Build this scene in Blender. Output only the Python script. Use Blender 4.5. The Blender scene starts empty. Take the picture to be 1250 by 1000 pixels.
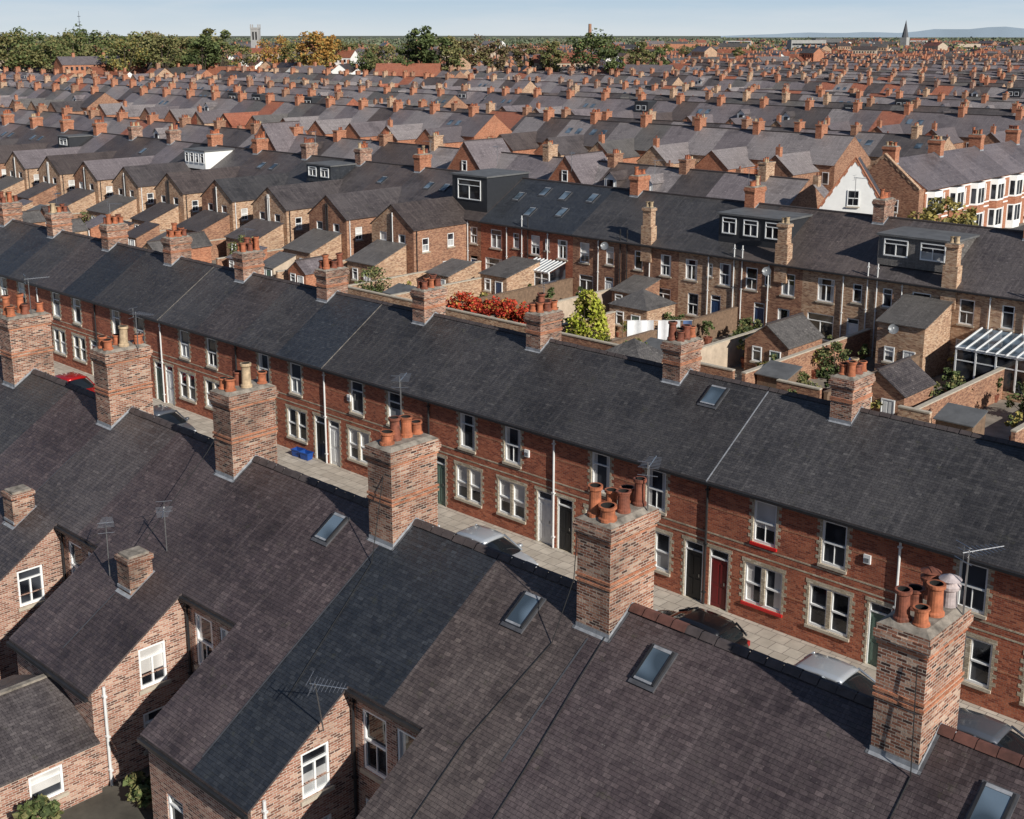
import bpy, bmesh, math, random
from mathutils import Vector, Matrix, geometry
R=random.Random(11)
S=bpy.context.scene; COL=S.collection
CAMH=21.5
# ------------------------------------------------------------------ materials
def nt(name):
    m=bpy.data.materials.new(name); m.use_nodes=True
    t=m.node_tree; return m,t,t.nodes['Principled BSDF']
def L(t,a,b): t.links.new(a,b)
def setin(t,sock,v):
    if hasattr(v,'is_output'): t.links.new(v,sock)
    else:
        try: sock.default_value=v
        except Exception: sock.default_value=(v[0],v[1],v[2],1.0)
def c4(c): return (c[0],c[1],c[2],1.0)
def MA(t,op,a,b=None,c=None):
    n=t.nodes.new('ShaderNodeMath'); n.operation=op
    setin(t,n.inputs[0],a)
    if b is not None: setin(t,n.inputs[1],b)
    if c is not None: setin(t,n.inputs[2],c)
    return n.outputs[0]
def MIX(t,fac,a,b,blend='MIX'):
    n=t.nodes.new('ShaderNodeMix'); n.data_type='RGBA'; n.blend_type=blend
    setin(t,n.inputs[0],fac)
    setin(t,n.inputs[6],a if hasattr(a,'is_output') else c4(a)); setin(t,n.inputs[7],b if hasattr(b,'is_output') else c4(b))
    return n.outputs[2]
def RAMP(t,fac,stops,interp='LINEAR'):
    n=t.nodes.new('ShaderNodeValToRGB'); n.color_ramp.interpolation=interp
    e=n.color_ramp.elements
    while len(e)<len(stops): e.new(.5)
    for k,(p,c) in enumerate(stops):
        e[k].position=p; e[k].color=c4(c) if not isinstance(c,(int,float)) else (c,c,c,1)
    L(t,fac,n.inputs[0]); return n.outputs[0]
def NOISE(t,vec,scale,detail=3,rough=.55):
    n=t.nodes.new('ShaderNodeTexNoise'); n.inputs['Scale'].default_value=scale
    n.inputs['Detail'].default_value=detail; n.inputs['Roughness'].default_value=rough
    L(t,vec,n.inputs['Vector']); return n.outputs[0]
def POS(t): return t.nodes.new('ShaderNodeNewGeometry').outputs['Position']
def BUMP(t,b,h,strength,dist):
    n=t.nodes.new('ShaderNodeBump'); n.inputs['Strength'].default_value=strength; n.inputs['Distance'].default_value=dist
    L(t,h,n.inputs['Height']); L(t,n.outputs[0],b.inputs['Normal'])
def courses(t,bw,bh,mortar,smooth=.1):
    uv=t.nodes.new('ShaderNodeTexCoord').outputs['UV']
    oi=t.nodes.new('ShaderNodeObjectInfo').outputs['Random']
    cx=t.nodes.new('ShaderNodeCombineXYZ')
    L(t,MA(t,'MULTIPLY',MA(t,'FLOOR',MA(t,'MULTIPLY',oi,61.0)),bw),cx.inputs[0])
    L(t,MA(t,'MULTIPLY',MA(t,'FLOOR',MA(t,'MULTIPLY',oi,37.0)),bh*2),cx.inputs[1])
    ad=t.nodes.new('ShaderNodeVectorMath'); ad.operation='ADD'
    L(t,uv,ad.inputs[0]); L(t,cx.outputs[0],ad.inputs[1])
    b=t.nodes.new('ShaderNodeTexBrick')
    b.inputs['Color1'].default_value=(0,0,0,1); b.inputs['Color2'].default_value=(1,1,1,1); b.inputs['Mortar'].default_value=(0,0,0,1)
    b.inputs['Scale'].default_value=1; b.inputs['Mortar Size'].default_value=mortar; b.inputs['Mortar Smooth'].default_value=smooth
    b.inputs['Brick Width'].default_value=bw; b.inputs['Row Height'].default_value=bh
    L(t,ad.outputs[0],b.inputs['Vector'])
    return ad.outputs[0],b.outputs['Color'],b.outputs['Fac']
def brick_mat(name,stops,mortar,soot=.5,bw=.215,bh=.07,ms=.007,stain=(.045,.028,.022)):
    m,t,b=nt(name)
    uv,rnd,fac=courses(t,bw,bh,ms)
    col=RAMP(t,rnd,stops)
    p=POS(t)
    big=RAMP(t,NOISE(t,p,.6,6,.6),[(.38,0.0),(.72,1.0)])
    sm=NOISE(t,p,18,3)
    col=MIX(t,MA(t,'MULTIPLY',RAMP(t,sm,[(.45,0.),(.8,1.)]),.4),col,stain)
    col=MIX(t,fac,col,mortar)
    col=MIX(t,MA(t,'MULTIPLY',big,soot),col,stain)
    L(t,col,b.inputs['Base Color']); b.inputs['Roughness'].default_value=.9
    BUMP(t,b,MA(t,'ADD',MA(t,'SUBTRACT',1.,fac),MA(t,'MULTIPLY',sm,.8)),.75,.014)
    return m
def slate_mat(name,stops,patch,lichen=.5,sw=.2,sh=.11,rough=.46,blot=.4):
    m,t,b=nt(name)
    uv,rnd,fac=courses(t,sw,sh,.004,.0)
    a_,m_,c_=stops
    lerp=lambda u,v,k:tuple(x+(y-x)*k for x,y in zip(u,v))
    col=RAMP(t,rnd,[(0,lerp(a_,m_,.45)),(.5,m_),(.95,lerp(m_,c_,.5)),(1,tuple(x*1.3 for x in c_))])
    p=POS(t)
    oi=t.nodes.new('ShaderNodeObjectInfo').outputs['Random']
    big=NOISE(t,p,.42,8,.7)
    col=MIX(t,MA(t,'MULTIPLY',RAMP(t,big,[(.49,0.),(.58,1.)]),blot),col,patch)
    col=MIX(t,MA(t,'MULTIPLY',RAMP(t,big,[(.37,1.),(.46,0.)]),.5),col,tuple(x*.6 for x in a_))
    sp=t.nodes.new('ShaderNodeSeparateXYZ'); L(t,uv,sp.inputs[0])
    cb=t.nodes.new('ShaderNodeCombineXYZ'); L(t,MA(t,'MULTIPLY',sp.outputs[0],3.2),cb.inputs[0]); L(t,MA(t,'MULTIPLY',sp.outputs[1],.22),cb.inputs[1])
    st=NOISE(t,cb.outputs[0],1.6,6,.7)
    col=MIX(t,MA(t,'MULTIPLY',RAMP(t,st,[(.52,0.),(.68,1.)]),.5),col,tuple(x*1.55 for x in patch))
    col=MIX(t,MA(t,'MULTIPLY',RAMP(t,st,[(.3,1.),(.46,0.)]),.5),col,tuple(x*.35 for x in a_))
    rc=t.nodes.new('ShaderNodeCombineXYZ'); L(t,MA(t,'MULTIPLY',sp.outputs[0],.12),rc.inputs[0]); L(t,MA(t,'FLOOR',MA(t,'DIVIDE',sp.outputs[1],sh)),rc.inputs[1])
    rowv=NOISE(t,rc.outputs[0],1.3,2)
    col=MIX(t,MA(t,'MULTIPLY',RAMP(t,rowv,[(.5,0.),(.7,1.)]),.4),col,tuple(x*1.2 for x in c_))
    sm=NOISE(t,p,13,4,.7)
    col=MIX(t,MA(t,'MULTIPLY',RAMP(t,sm,[(.35,1.),(.52,0.)]),.45),col,tuple(x*.4 for x in a_))
    li=NOISE(t,p,9,6,.8)
    col=MIX(t,MA(t,'MULTIPLY',RAMP(t,li,[(.62,0.),(.66,1.)]),lichen),col,(.3,.28,.24))
    mo=NOISE(t,p,2.2,6,.75)
    col=MIX(t,MA(t,'MULTIPLY',RAMP(t,mo,[(.6,0.),(.68,1.)]),.35),col,(.07,.068,.035))
    col=MIX(t,MA(t,'MULTIPLY',fac,.75),col,tuple(x*.25 for x in a_))
    col=MIX(t,1.0,col,RAMP(t,oi,[(0,.82),(1,1.18)]),'MULTIPLY')
    L(t,col,b.inputs['Base Color'])
    L(t,RAMP(t,rnd,[(0,rough-.05),(1,rough+.2)]),b.inputs['Roughness']); b.inputs['Specular IOR Level'].default_value=.5
    saw=MA(t,'SUBTRACT',1.,MA(t,'FRACT',MA(t,'DIVIDE',sp.outputs[1],sh)))
    h=MA(t,'ADD',MA(t,'ADD',saw,MA(t,'MULTIPLY',rnd,.6)),MA(t,'SUBTRACT',MA(t,'MULTIPLY',sm,.7),fac))
    BUMP(t,b,h,.95,.013)
    return m
def plain(name,c,rough=.7,var=.25,scale=6,metal=0,bump=0,dark=None,spec=.5):
    m,t,b=nt(name); p=POS(t)
    n=RAMP(t,NOISE(t,p,scale,4,.6),[(.3,0.),(.7,1.)])
    d=dark if dark else tuple(x*(1-var*1.6) if var<.6 else x*.1 for x in c)
    L(t,MIX(t,n,d,c),b.inputs['Base Color']); b.inputs['Roughness'].default_value=rough; b.inputs['Metallic'].default_value=metal
    b.inputs['Specular IOR Level'].default_value=spec
    if bump: BUMP(t,b,NOISE(t,p,scale*3,4),bump,.02)
    return m
def leafm(name,c,c2):
    m,t,b=nt(name); p=POS(t)
    n=RAMP(t,NOISE(t,p,.35,4,.6),[(.35,0.),(.65,1.)])
    n2=RAMP(t,NOISE(t,p,4,2),[(.35,.6),(.65,1.25)])
    col=MIX(t,n,c,c2); col=MIX(t,1.0,col,n2,'MULTIPLY')
    L(t,col,b.inputs['Base Color']); b.inputs['Roughness'].default_value=.7; b.inputs['Specular IOR Level'].default_value=.2
    return m
M={}
M['brick_red']=brick_mat('brick_red',[(0,(.25,.055,.027)),(.5,(.45,.115,.052)),(1,(.58,.19,.095))],(.38,.22,.16),.3)
M['brick_tan']=brick_mat('brick_tan',[(0,(.26,.12,.065)),(.35,(.5,.28,.165)),(.7,(.63,.4,.24)),(1,(.7,.5,.34))],(.54,.43,.32),.3)
M['brick_pink']=brick_mat('brick_pink',[(0,(.10,.038,.028)),(.3,(.33,.13,.08)),(.65,(.47,.22,.15)),(1,(.62,.4,.29))],(.6,.51,.42),.35,ms=.009)
M['brick_brown']=brick_mat('brick_brown',[(0,(.2,.075,.045)),(.5,(.42,.19,.105)),(1,(.54,.29,.17))],(.38,.28,.2),.35)
M['brick_orange']=brick_mat('brick_orange',[(0,(.34,.11,.05)),(.5,(.52,.18,.09)),(1,(.62,.26,.14))],(.45,.3,.2),.3)
M['brick_stack']=brick_mat('brick_stack',[(0,(.04,.02,.017)),(.2,(.2,.07,.04)),(.5,(.38,.15,.085)),(.8,(.5,.25,.16)),(1,(.62,.44,.32))],(.55,.46,.37),.7,ms=.009)
M['brick_cream']=brick_mat('brick_cream',[(0,(.42,.34,.23)),(.5,(.6,.51,.37)),(1,(.74,.65,.5))],(.42,.35,.27),.35)
M['slate_charcoal']=slate_mat('slate_charcoal',[(.034,.032,.033),(.053,.049,.05),(.076,.071,.07)],(.088,.081,.079),.25,blot=.4)
M['slate_purple']=slate_mat('slate_purple',[(.040,.029,.030),(.067,.049,.050),(.10,.074,.073)],(.115,.09,.087),.35,blot=.45)
M['slate_brown']=slate_mat('slate_brown',[(.05,.038,.035),(.082,.063,.058),(.12,.093,.084)],(.13,.105,.094),.35)
M['slate_blue']=slate_mat('slate_blue',[(.020,.023,.029),(.031,.035,.043),(.046,.051,.060)],(.04,.044,.052),.1,blot=.3)
M['slate_grey']=slate_mat('slate_grey',[(.08,.073,.069),(.125,.114,.106),(.17,.156,.145)],(.16,.145,.135),.4)
M['slate_worn']=slate_mat('slate_worn',[(.046,.038,.038),(.08,.067,.066),(.113,.096,.093)],(.128,.11,.105),.4)
M['slate_mauve_sheen']=slate_mat('slate_mauve_sheen',[(.115,.095,.098),(.175,.148,.152),(.235,.203,.205)],(.21,.178,.18),.3,rough=.4)  # far roofs: pale grazing sheen painted into the slate colour
M['slate_pale_sheen']=slate_mat('slate_pale_sheen',[(.16,.137,.135),(.235,.205,.2),(.31,.275,.27)],(.27,.24,.23),.3,rough=.4)  # palest far slate, its lightness is sheen put into the colour
M['tile_red']=slate_mat('tile_red',[(.24,.07,.04),(.36,.12,.065),(.43,.17,.1)],(.24,.11,.07),.15)
M['ridge_dark']=plain('ridge_dark',(.09,.07,.067),.8,.3,3,bump=.3)
M['ridge_clay']=plain('ridge_clay',(.19,.08,.06),.8,.45,1.5,bump=.3)
M['cement']=plain('cement',(.38,.33,.27),.9,.45,3.5,bump=.6)
M['lead']=plain('lead',(.38,.39,.41),.5,.3,5,spec=.6)
M['lead_dark']=plain('lead_dark',(.10,.10,.108),.5,.25,5)
M['clay_pot']=plain('clay_pot',(.56,.18,.08),.75,.4,5,bump=.2)
M['clay_pot_dark']=plain('clay_pot_dark',(.32,.10,.055),.75,.45,5,bump=.2)
M['clay_pot_buff']=plain('clay_pot_buff',(.6,.44,.27),.75,.35,6)
M['pot_white']=plain('pot_white',(.62,.52,.5),.6,.3,6)
M['soot']=plain('soot',(.012,.011,.01),.95,.2)
M['white']=plain('white_paint',(.86,.86,.84),.45,.05,3)
M['render_white']=plain('render_white',(.86,.85,.81),.85,.06,1.5)
M['render_cream']=plain('render_cream',(.6,.48,.36),.85,.2,1.5)
M['stone']=plain('sandstone',(.54,.47,.37),.85,.18,4,bump=.2)
M['stone_grey']=plain('stone_grey',(.42,.41,.39),.9,.15,.4)
M['gutter']=plain('gutter_dark',(.03,.03,.032),.4,.2,6)
M['pipe_white']=plain('pipe_white',(.76,.76,.74),.4,.08,3)
M['timber']=plain('timber',(.24,.155,.10),.85,.3,5,bump=.3)
M['clad_dark']=plain('clad_dark',(.03,.032,.037),.5,.15,2)
M['flat_roof']=plain('flat_roof',(.15,.15,.15),.7,.25,1.2)
M['metal']=plain('aerial_metal',(.5,.5,.5),.35,.1,3,metal=.9)
M['asphalt']=plain('asphalt',(.065,.063,.062),.9,.2,3,bump=.3)
M['rubber']=plain('rubber',(.02,.02,.02),.8,.2,8)
M['rim']=plain('rim_metal',(.4,.4,.42),.3,.1,8,metal=.8)
M['lamp_clear']=plain('lamp_clear',(.6,.62,.64),.1,.05,8)
M['lamp_red']=plain('lamp_red',(.35,.01,.01),.2,.05,8)
M['bark']=plain('bark',(.10,.075,.055),.95,.3,4,bump=.5)
for k,c in {'door_white':(.8,.8,.78),'door_black':(.015,.016,.018),'door_red':(.18,.014,.016),'door_green':(.13,.2,.16),'door_blue':(.03,.07,.16),'paint_red':(.65,.02,.02),'blue_plastic':(.015,.07,.3),'cloth_white':(.88,.88,.88),'cloth_blue':(.1,.16,.3),'plastic_grey':(.2,.21,.22)}.items():
    M[k]=plain(k,c,.4,.1,3)
def glass(name,c,c2,rough=.06):
    m,t,b=nt(name); p=POS(t)
    n=RAMP(t,NOISE(t,p,.9,1),[(.42,0.),(.58,1.)])
    L(t,MIX(t,n,c,c2),b.inputs['Base Color']); b.inputs['Roughness'].default_value=rough; b.inputs['IOR'].default_value=1.6
    BUMP(t,b,NOISE(t,p,2.5,1),.15,.02)
    return m
M['glass']=glass('window_glass',(.008,.009,.012),(.05,.055,.065))
M['glass_net']=glass('window_glass_net',(.25,.26,.27),(.45,.45,.44),.12)
M['glass_blind']=glass('window_glass_blind',(.5,.48,.45),(.65,.63,.6),.15)
M['glass_sky']=glass('skylight_glass',(.05,.07,.09),(.14,.19,.24),.04)
M['glass_car']=glass('car_glass',(.01,.012,.015),(.015,.018,.02),.03)
def carpaint(name,c):
    m,t,b=nt(name); b.inputs['Base Color'].default_value=c4(c); b.inputs['Roughness'].default_value=.28; b.inputs['Metallic'].default_value=.35
    b.inputs['Coat Weight'].default_value=.7; b.inputs['Coat Roughness'].default_value=.05; return m
M['car_silver']=carpaint('car_silver',(.5,.53,.56)); M['car_black']=carpaint('car_black',(.012,.012,.014)); M['car_red']=carpaint('car_red',(.5,.012,.01))
M['car_grey']=carpaint('car_grey',(.12,.13,.15)); M['car_white']=carpaint('car_white',(.7,.7,.7))
m,t,b=nt('paving'); uv,rnd,fac=courses(t,.6,.6,.012)
L(t,MIX(t,fac,MIX(t,RAMP(t,NOISE(t,POS(t),2,4),[(.3,0.),(.7,.6)]),RAMP(t,rnd,[(0,(.44,.38,.31)),(1,(.6,.53,.44))]),(.3,.26,.21)),(.15,.125,.11)),b.inputs['Base Color']); b.inputs['Roughness'].default_value=.9; M['paving']=m
M['yard']=plain('yard_concrete',(.32,.28,.23),.9,.35,.8,bump=.2)
M['yard_dark']=plain('yard_dark',(.11,.10,.08),.9,.35,1.2,bump=.3)
m,t,b=nt('fields'); p=POS(t)
c=RAMP(t,NOISE(t,p,.006,3),[(.35,(.09,.11,.06)),(.5,(.13,.135,.09)),(.6,(.09,.105,.06)),(.7,(.16,.14,.11))])
L(t,c,b.inputs['Base Color']); b.inputs['Roughness'].default_value=1; M['fields']=m
M['hill']=plain('hill',(.27,.34,.42),1,.1,.002)  # blue of distant haze painted into the hill colour
M['leaf_dark']=leafm('leaf_dark',(.055,.075,.03),(.09,.115,.042))
M['leaf_green']=leafm('leaf_green',(.10,.13,.045),(.15,.18,.065))
M['leaf_olive']=leafm('leaf_olive',(.16,.16,.065),(.25,.22,.09))
M['leaf_yellow']=leafm('leaf_yellow',(.28,.23,.07),(.4,.32,.095))
M['leaf_orange']=leafm('leaf_orange',(.34,.17,.045),(.48,.26,.07))
M['leaf_red']=leafm('leaf_red',(.36,.03,.02),(.55,.075,.035))
M['leaf_brown']=leafm('leaf_brown',(.14,.10,.06),(.21,.15,.085))
M['leaf_bright']=leafm('leaf_bright',(.33,.37,.04),(.5,.5,.08))
M['leaf_haze']=leafm('leaf_haze',(.13,.16,.10),(.2,.22,.14))  # lightened green, distance haze mixed into the leaf colour
M['leaf_haze_brown']=leafm('leaf_haze_brown',(.2,.18,.12),(.26,.22,.15))  # brown counterpart, also paled to paint in distance haze
# ------------------------------------------------------------------ mesh builder
class MB:
    def __init__(s,sx=1,MX=None):
        s.v=[];s.f=[];s.mi=[];s.mats=[];s.uv=[];s.sx=sx;s.M=MX
    def face(s,pts,mat):
        pts=[Vector(p) for p in pts]
        if s.sx<0:
            pts=[Vector((-p.x,p.y,p.z)) for p in reversed(pts)]
        n=geometry.normal(pts)
        if abs(n.z)>.999: t=Vector((1,0,0)); q=Vector((0,1,0))
        else:
            t=Vector((0,0,1)).cross(n).normalized(); q=n.cross(t)
        for p in pts: s.uv.append(p.dot(t)); s.uv.append(p.dot(q))
        if s.M is not None: pts=[s.M@p for p in pts]
        i=len(s.v); s.v.extend(pts); s.f.append(tuple(range(i,i+len(pts))))
        if mat not in s.mats: s.mats.append(mat)
        s.mi.append(s.mats.index(mat))
    def box(s,x0,x1,y0,y1,z0,z1,mat,bottom=True,topmat=None):
        f=s.face
        f([(x0,y0,z0),(x1,y0,z0),(x1,y0,z1),(x0,y0,z1)],mat)
        f([(x1,y1,z0),(x0,y1,z0),(x0,y1,z1),(x1,y1,z1)],mat)
        f([(x1,y0,z0),(x1,y1,z0),(x1,y1,z1),(x1,y0,z1)],mat)
        f([(x0,y1,z0),(x0,y0,z0),(x0,y0,z1),(x0,y1,z1)],mat)
        f([(x0,y0,z1),(x1,y0,z1),(x1,y1,z1),(x0,y1,z1)],topmat or mat)
        if bottom: f([(x0,y1,z0),(x1,y1,z0),(x1,y0,z0),(x0,y0,z0)],mat)
    def slab(s,pts,th,mat,under=None):
        under=under or mat
        lo=[(p[0],p[1],p[2]-th) for p in pts]
        s.face(pts,mat); s.face(list(reversed(lo)),under)
        for k in range(len(pts)):
            j=(k+1)%len(pts); s.face([lo[k],lo[j],pts[j],pts[k]],under)
    def tube(s,a,b,r,mat,seg=6):
        a=Vector(a);b=Vector(b);d=(b-a).normalized()
        u=d.cross(Vector((0,0,1)) if abs(d.z)<.9 else Vector((1,0,0))).normalized(); w=d.cross(u)
        ra=r[0] if isinstance(r,tuple) else r; rb=r[1] if isinstance(r,tuple) else r
        A=[a+(u*math.cos(k*6.2832/seg)+w*math.sin(k*6.2832/seg))*ra for k in range(seg)]
        B=[b+(u*math.cos(k*6.2832/seg)+w*math.sin(k*6.2832/seg))*rb for k in range(seg)]
        for k in range(seg):
            j=(k+1)%seg; s.face([A[k],A[j],B[j],B[k]],mat)
        s.face(B,mat)
    def lathe(s,prof,seg,mat,c=(0,0,0),mats=None):
        for i in range(len(prof)-1):
            r0,z0=prof[i]; r1,z1=prof[i+1]
            mm=mats[i] if mats else mat
            for k in range(seg):
                a=k*6.28318530718/seg; b=((k+1)%seg)*6.28318530718/seg
                P=lambda r,z,q:(c[0]+r*math.cos(q),c[1]+r*math.sin(q),c[2]+z)
                if r1<1e-4: s.face([P(r0,z0,a),P(r0,z0,b),P(0,z1,0)],mm)
                elif r0<1e-4: s.face([P(0,z0,0),P(r1,z1,b),P(r1,z1,a)],mm)
                else: s.face([P(r0,z0,a),P(r0,z0,b),P(r1,z1,b),P(r1,z1,a)],mm)
    def wall(s,p,u,w,z0,z1,holes,mat,depth=.13,rev=None):
        n=(u[1],-u[0]); rev=rev or mat
        def P(a,z,d=0): return (p[0]+u[0]*a-n[0]*d,p[1]+u[1]*a-n[1]*d,z)
        xs=sorted({0,w}|{h[0] for h in holes}|{h[1] for h in holes}); zs=sorted({z0,z1}|{h[2] for h in holes}|{h[3] for h in holes})
        for i in range(len(xs)-1):
            for j in range(len(zs)-1):
                cx=(xs[i]+xs[i+1])/2; cz=(zs[j]+zs[j+1])/2
                if any(h[0]<cx<h[1] and h[2]<cz<h[3] for h in holes): continue
                s.face([P(xs[i],zs[j]),P(xs[i+1],zs[j]),P(xs[i+1],zs[j+1]),P(xs[i],zs[j+1])],mat)
        for a,b,c,d in holes:
            s.face([P(a,c),P(a,d),P(a,d,depth),P(a,c,depth)],rev); s.face([P(b,c),P(b,c,depth),P(b,d,depth),P(b,d)],rev)
            s.face([P(a,d),P(b,d),P(b,d,depth),P(a,d,depth)],rev); s.face([P(a,c),P(a,c,depth),P(b,c,depth),P(b,c)],rev)
    def mesh(s,name,smooth=False):
        me=bpy.data.meshes.new(name); me.from_pydata(s.v,[],s.f)
        for m in s.mats: me.materials.append(M[m])
        me.polygons.foreach_set('material_index',s.mi)
        ul=me.uv_layers.new(name='UVMap'); ul.data.foreach_set('uv',s.uv)
        if smooth:
            bm=bmesh.new(); bm.from_mesh(me); bmesh.ops.remove_doubles(bm,verts=bm.verts,dist=.002)
            bmesh.ops.recalc_face_normals(bm,faces=bm.faces); bm.to_mesh(me); bm.free()
            me.polygons.foreach_set('use_smooth',[True]*len(me.polygons))
        me.update(); return me
def obj(name,me,parent=None,loc=(0,0,0),rz=0,rot=None,**props):
    o=bpy.data.objects.new(name,me); COL.objects.link(o); o.location=loc
    o.rotation_euler=rot if rot else (0,0,rz)
    if parent: o.parent=parent
    for k,v in props.items(): o[k]=v
    return o
def thing(name,loc,label,category,group=None,rz=0,me=None):
    o=obj(name,me,None,loc,rz); o['label']=label; o['category']=category
    if group: o['group']=group
    if me is None: o.empty_display_size=.5
    return o
CA={}
def cached(key,fn,smooth=False,name=None):
    if key not in CA:
        r=fn(); CA[key]=r.mesh(name or str(key[0]),smooth)
    return CA[key]
# ------------------------------------------------------------------ small parts
def win_glass(w,h,g):
    def f():
        b=MB(); b.face([(-w/2,.10,0),(w/2,.10,0),(w/2,.10,h),(-w/2,.10,h)],'glass')
        if g=='net': b.face([(-w/2+.05,.096,.05),(w/2-.05,.096,.05),(w/2-.05,.096,h*.5),(-w/2+.05,.096,h*.5)],'glass_net')
        if g=='blind': b.face([(-w/2+.05,.096,h*.35),(w/2-.05,.096,h*.35),(w/2-.05,.096,h-.05),(-w/2+.05,.096,h-.05)],'glass_blind')
        if g=='curtain':
            for q in (-1,1):
                x0,x1=sorted((q*(w/2-.05),q*(w/2-.05-w*.2))); b.face([(x0,.096,.05),(x1,.096,.05),(x1,.096,h-.05),(x0,.096,h-.05)],'glass_blind')
        return b
    return cached(('window_pane',w,h,g),f)
def win_frame(w,h,style,mat):
    def f():
        b=MB(); t=.075; y0,y1=.035,.098
        b.box(-w/2,-w/2+t,y0,y1,0,h,mat); b.box(w/2-t,w/2,y0,y1,0,h,mat)
        b.box(-w/2+t,w/2-t,y0,y1,h-t,h,mat); b.box(-w/2+t,w/2-t,y0,y1,0,t*1.2,mat)
        if style in('sash','double'):
            if style=='double':
                b.box(-.08,.08,-.004,y1,t*1.2,h-t,'brick_cream' if mat!='clad_dark' else mat)
                b.box(-.08-.05,-.08,y0,y1,t*1.2,h-t,mat); b.box(.08,.13,y0,y1,t*1.2,h-t,mat)
                b.box(-w/2+t,-.13,y0-.01,y1,h*.5-.03,h*.5+.03,mat); b.box(.13,w/2-t,y0-.01,y1,h*.5-.03,h*.5+.03,mat)
            else:
                b.box(-w/2+t,w/2-t,y0-.01,y1,h*.5-.03,h*.5+.03,mat)
                b.box(-.012,.012,y0+.02,y1-.003,t*1.2,h*.5-.03,mat)
        if style=='casement':
            b.box(-.03,.03,y0,y1,t*1.2,h*.7,mat); b.box(-w/2+t,w/2-t,y0,y1,h*.7,h*.7+.05,mat)
        if style=='plain': b.box(-w/2+t,w/2-t,y0,y1,h*.68,h*.68+.05,mat)
        return b
    return cached(('window_frame',w,h,style,mat),f)
def win_sill(w,mat):
    def f():
        b=MB(); b.box(-w/2-.08,w/2+.08,-.07,.03,-.11,-.002,mat); return b
    return cached(('window_sill',w,mat),f)
def quoins(w,h):
    def f():
        b=MB(); n=int(round(h/.14)); s=h/n
        for k in range(n):
            l=.2 if k%2 else .09
            for q in (-1,1):
                x0,x1=sorted((q*w/2,q*(w/2+l))); b.box(x0,x1,-.008,.02,k*s,(k+1)*s,'brick_cream')
        b.box(-w/2-.14,w/2+.14,-.012,.02,h,h+.16,'brick_cream')
        return b
    return cached(('window_surround',w,h),f)
def window(par,x,y,z,rz,w,h,style='sash',g=None,mat='white',sill='stone',surround=False):
    g=g or R.choice(['dark','dark','net','blind','curtain'])
    o=obj('window',win_glass(w,h,g),par,(x,y,z),rz)
    obj('window_frame',win_frame(w,h,style,mat),o)
    if sill: obj('window_sill',win_sill(w,sill),o)
    if surround: obj('window_surround',quoins(w,h),o)
    return o
def door(par,x,y,z,rz,col,w=.86,h=2.0,fan=True,frame='white'):
    def f():
        b=MB(); b.box(-w/2+.06,w/2-.06,.07,.11,0,h,col)
        for (a,c) in((.18,.85),(1.0,1.8)):
            for q in(-1,1):
                x0,x1=sorted((q*.05,q*(w/2-.14))); b.box(x0,x1,.055,.07,a,c,col,)
        return b
    def g():
        b=MB(); H=h+(.38 if fan else 0)
        b.box(-w/2,-w/2+.06,.03,.11,0,H,frame); b.box(w/2-.06,w/2,.03,.11,0,H,frame); b.box(-w/2+.06,w/2-.06,.03,.11,H-.06,H,frame)
        if fan:
            b.box(-w/2+.06,w/2-.06,.03,.11,h,h+.05,frame); b.face([(-w/2+.06,.09,h+.05),(w/2-.06,.09,h+.05),(w/2-.06,.09,H-.06),(-w/2+.06,.09,H-.06)],'glass')
        return b
    def k():
        b=MB(); b.box(w/2-.2,w/2-.16,.02,.055,.98,1.1,'metal'); return b
    o=obj('door',cached(('door',w,h,col),f),par,(x,y,z),rz)
    obj('door_frame',cached(('door_frame',w,h,fan,frame),g),o); obj('door_handle',cached(('door_handle',w),k),o)
    return o
POTS={'short':([(.18,0),(.18,.05),(.145,.08),(.135,.34),(.175,.37),(.175,.42),(.13,.42),(.12,.2),(0,.2)],),
 'tall':([(.19,0),(.19,.08),(.155,.12),(.14,.62),(.18,.66),(.18,.74),(.13,.74),(.11,.4),(0,.4)],),
 'fat':([(.22,0),(.22,.07),(.18,.1),(.17,.28),(.22,.32),(.22,.39),(.165,.39),(.15,.2),(0,.2)],),
 'mid':([(.17,0),(.165,.1),(.15,.12),(.14,.46),(.16,.47),(.165,.52),(.19,.54),(.19,.58),(.13,.58),(.11,.3),(0,.3)],),
 'cowl':([(.16,0),(.15,.05),(.14,.4),(.2,.45),(.21,.52),(.15,.57),(.15,.63),(.22,.66),(.05,.76),(0,.77)],)}
def pot(par,x,y,z,kind,mat):
    def f():
        b=MB(); pr=POTS[kind][0]; ms=[mat]*(len(pr)-1)
        if kind!='cowl': ms[-2:]=['soot','soot']
        b.lathe(pr,18,mat,mats=ms); return b
    me=cached(('chimney_pot',kind,mat),f,False)
    o=obj('chimney_pot',me,par,(x,y,z),rot=(R.uniform(-.05,.05),R.uniform(-.05,.05),R.uniform(0,3))); q=R.uniform(.92,1.1); o.scale=(q,q,R.uniform(.88,1.12)); return o
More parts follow.
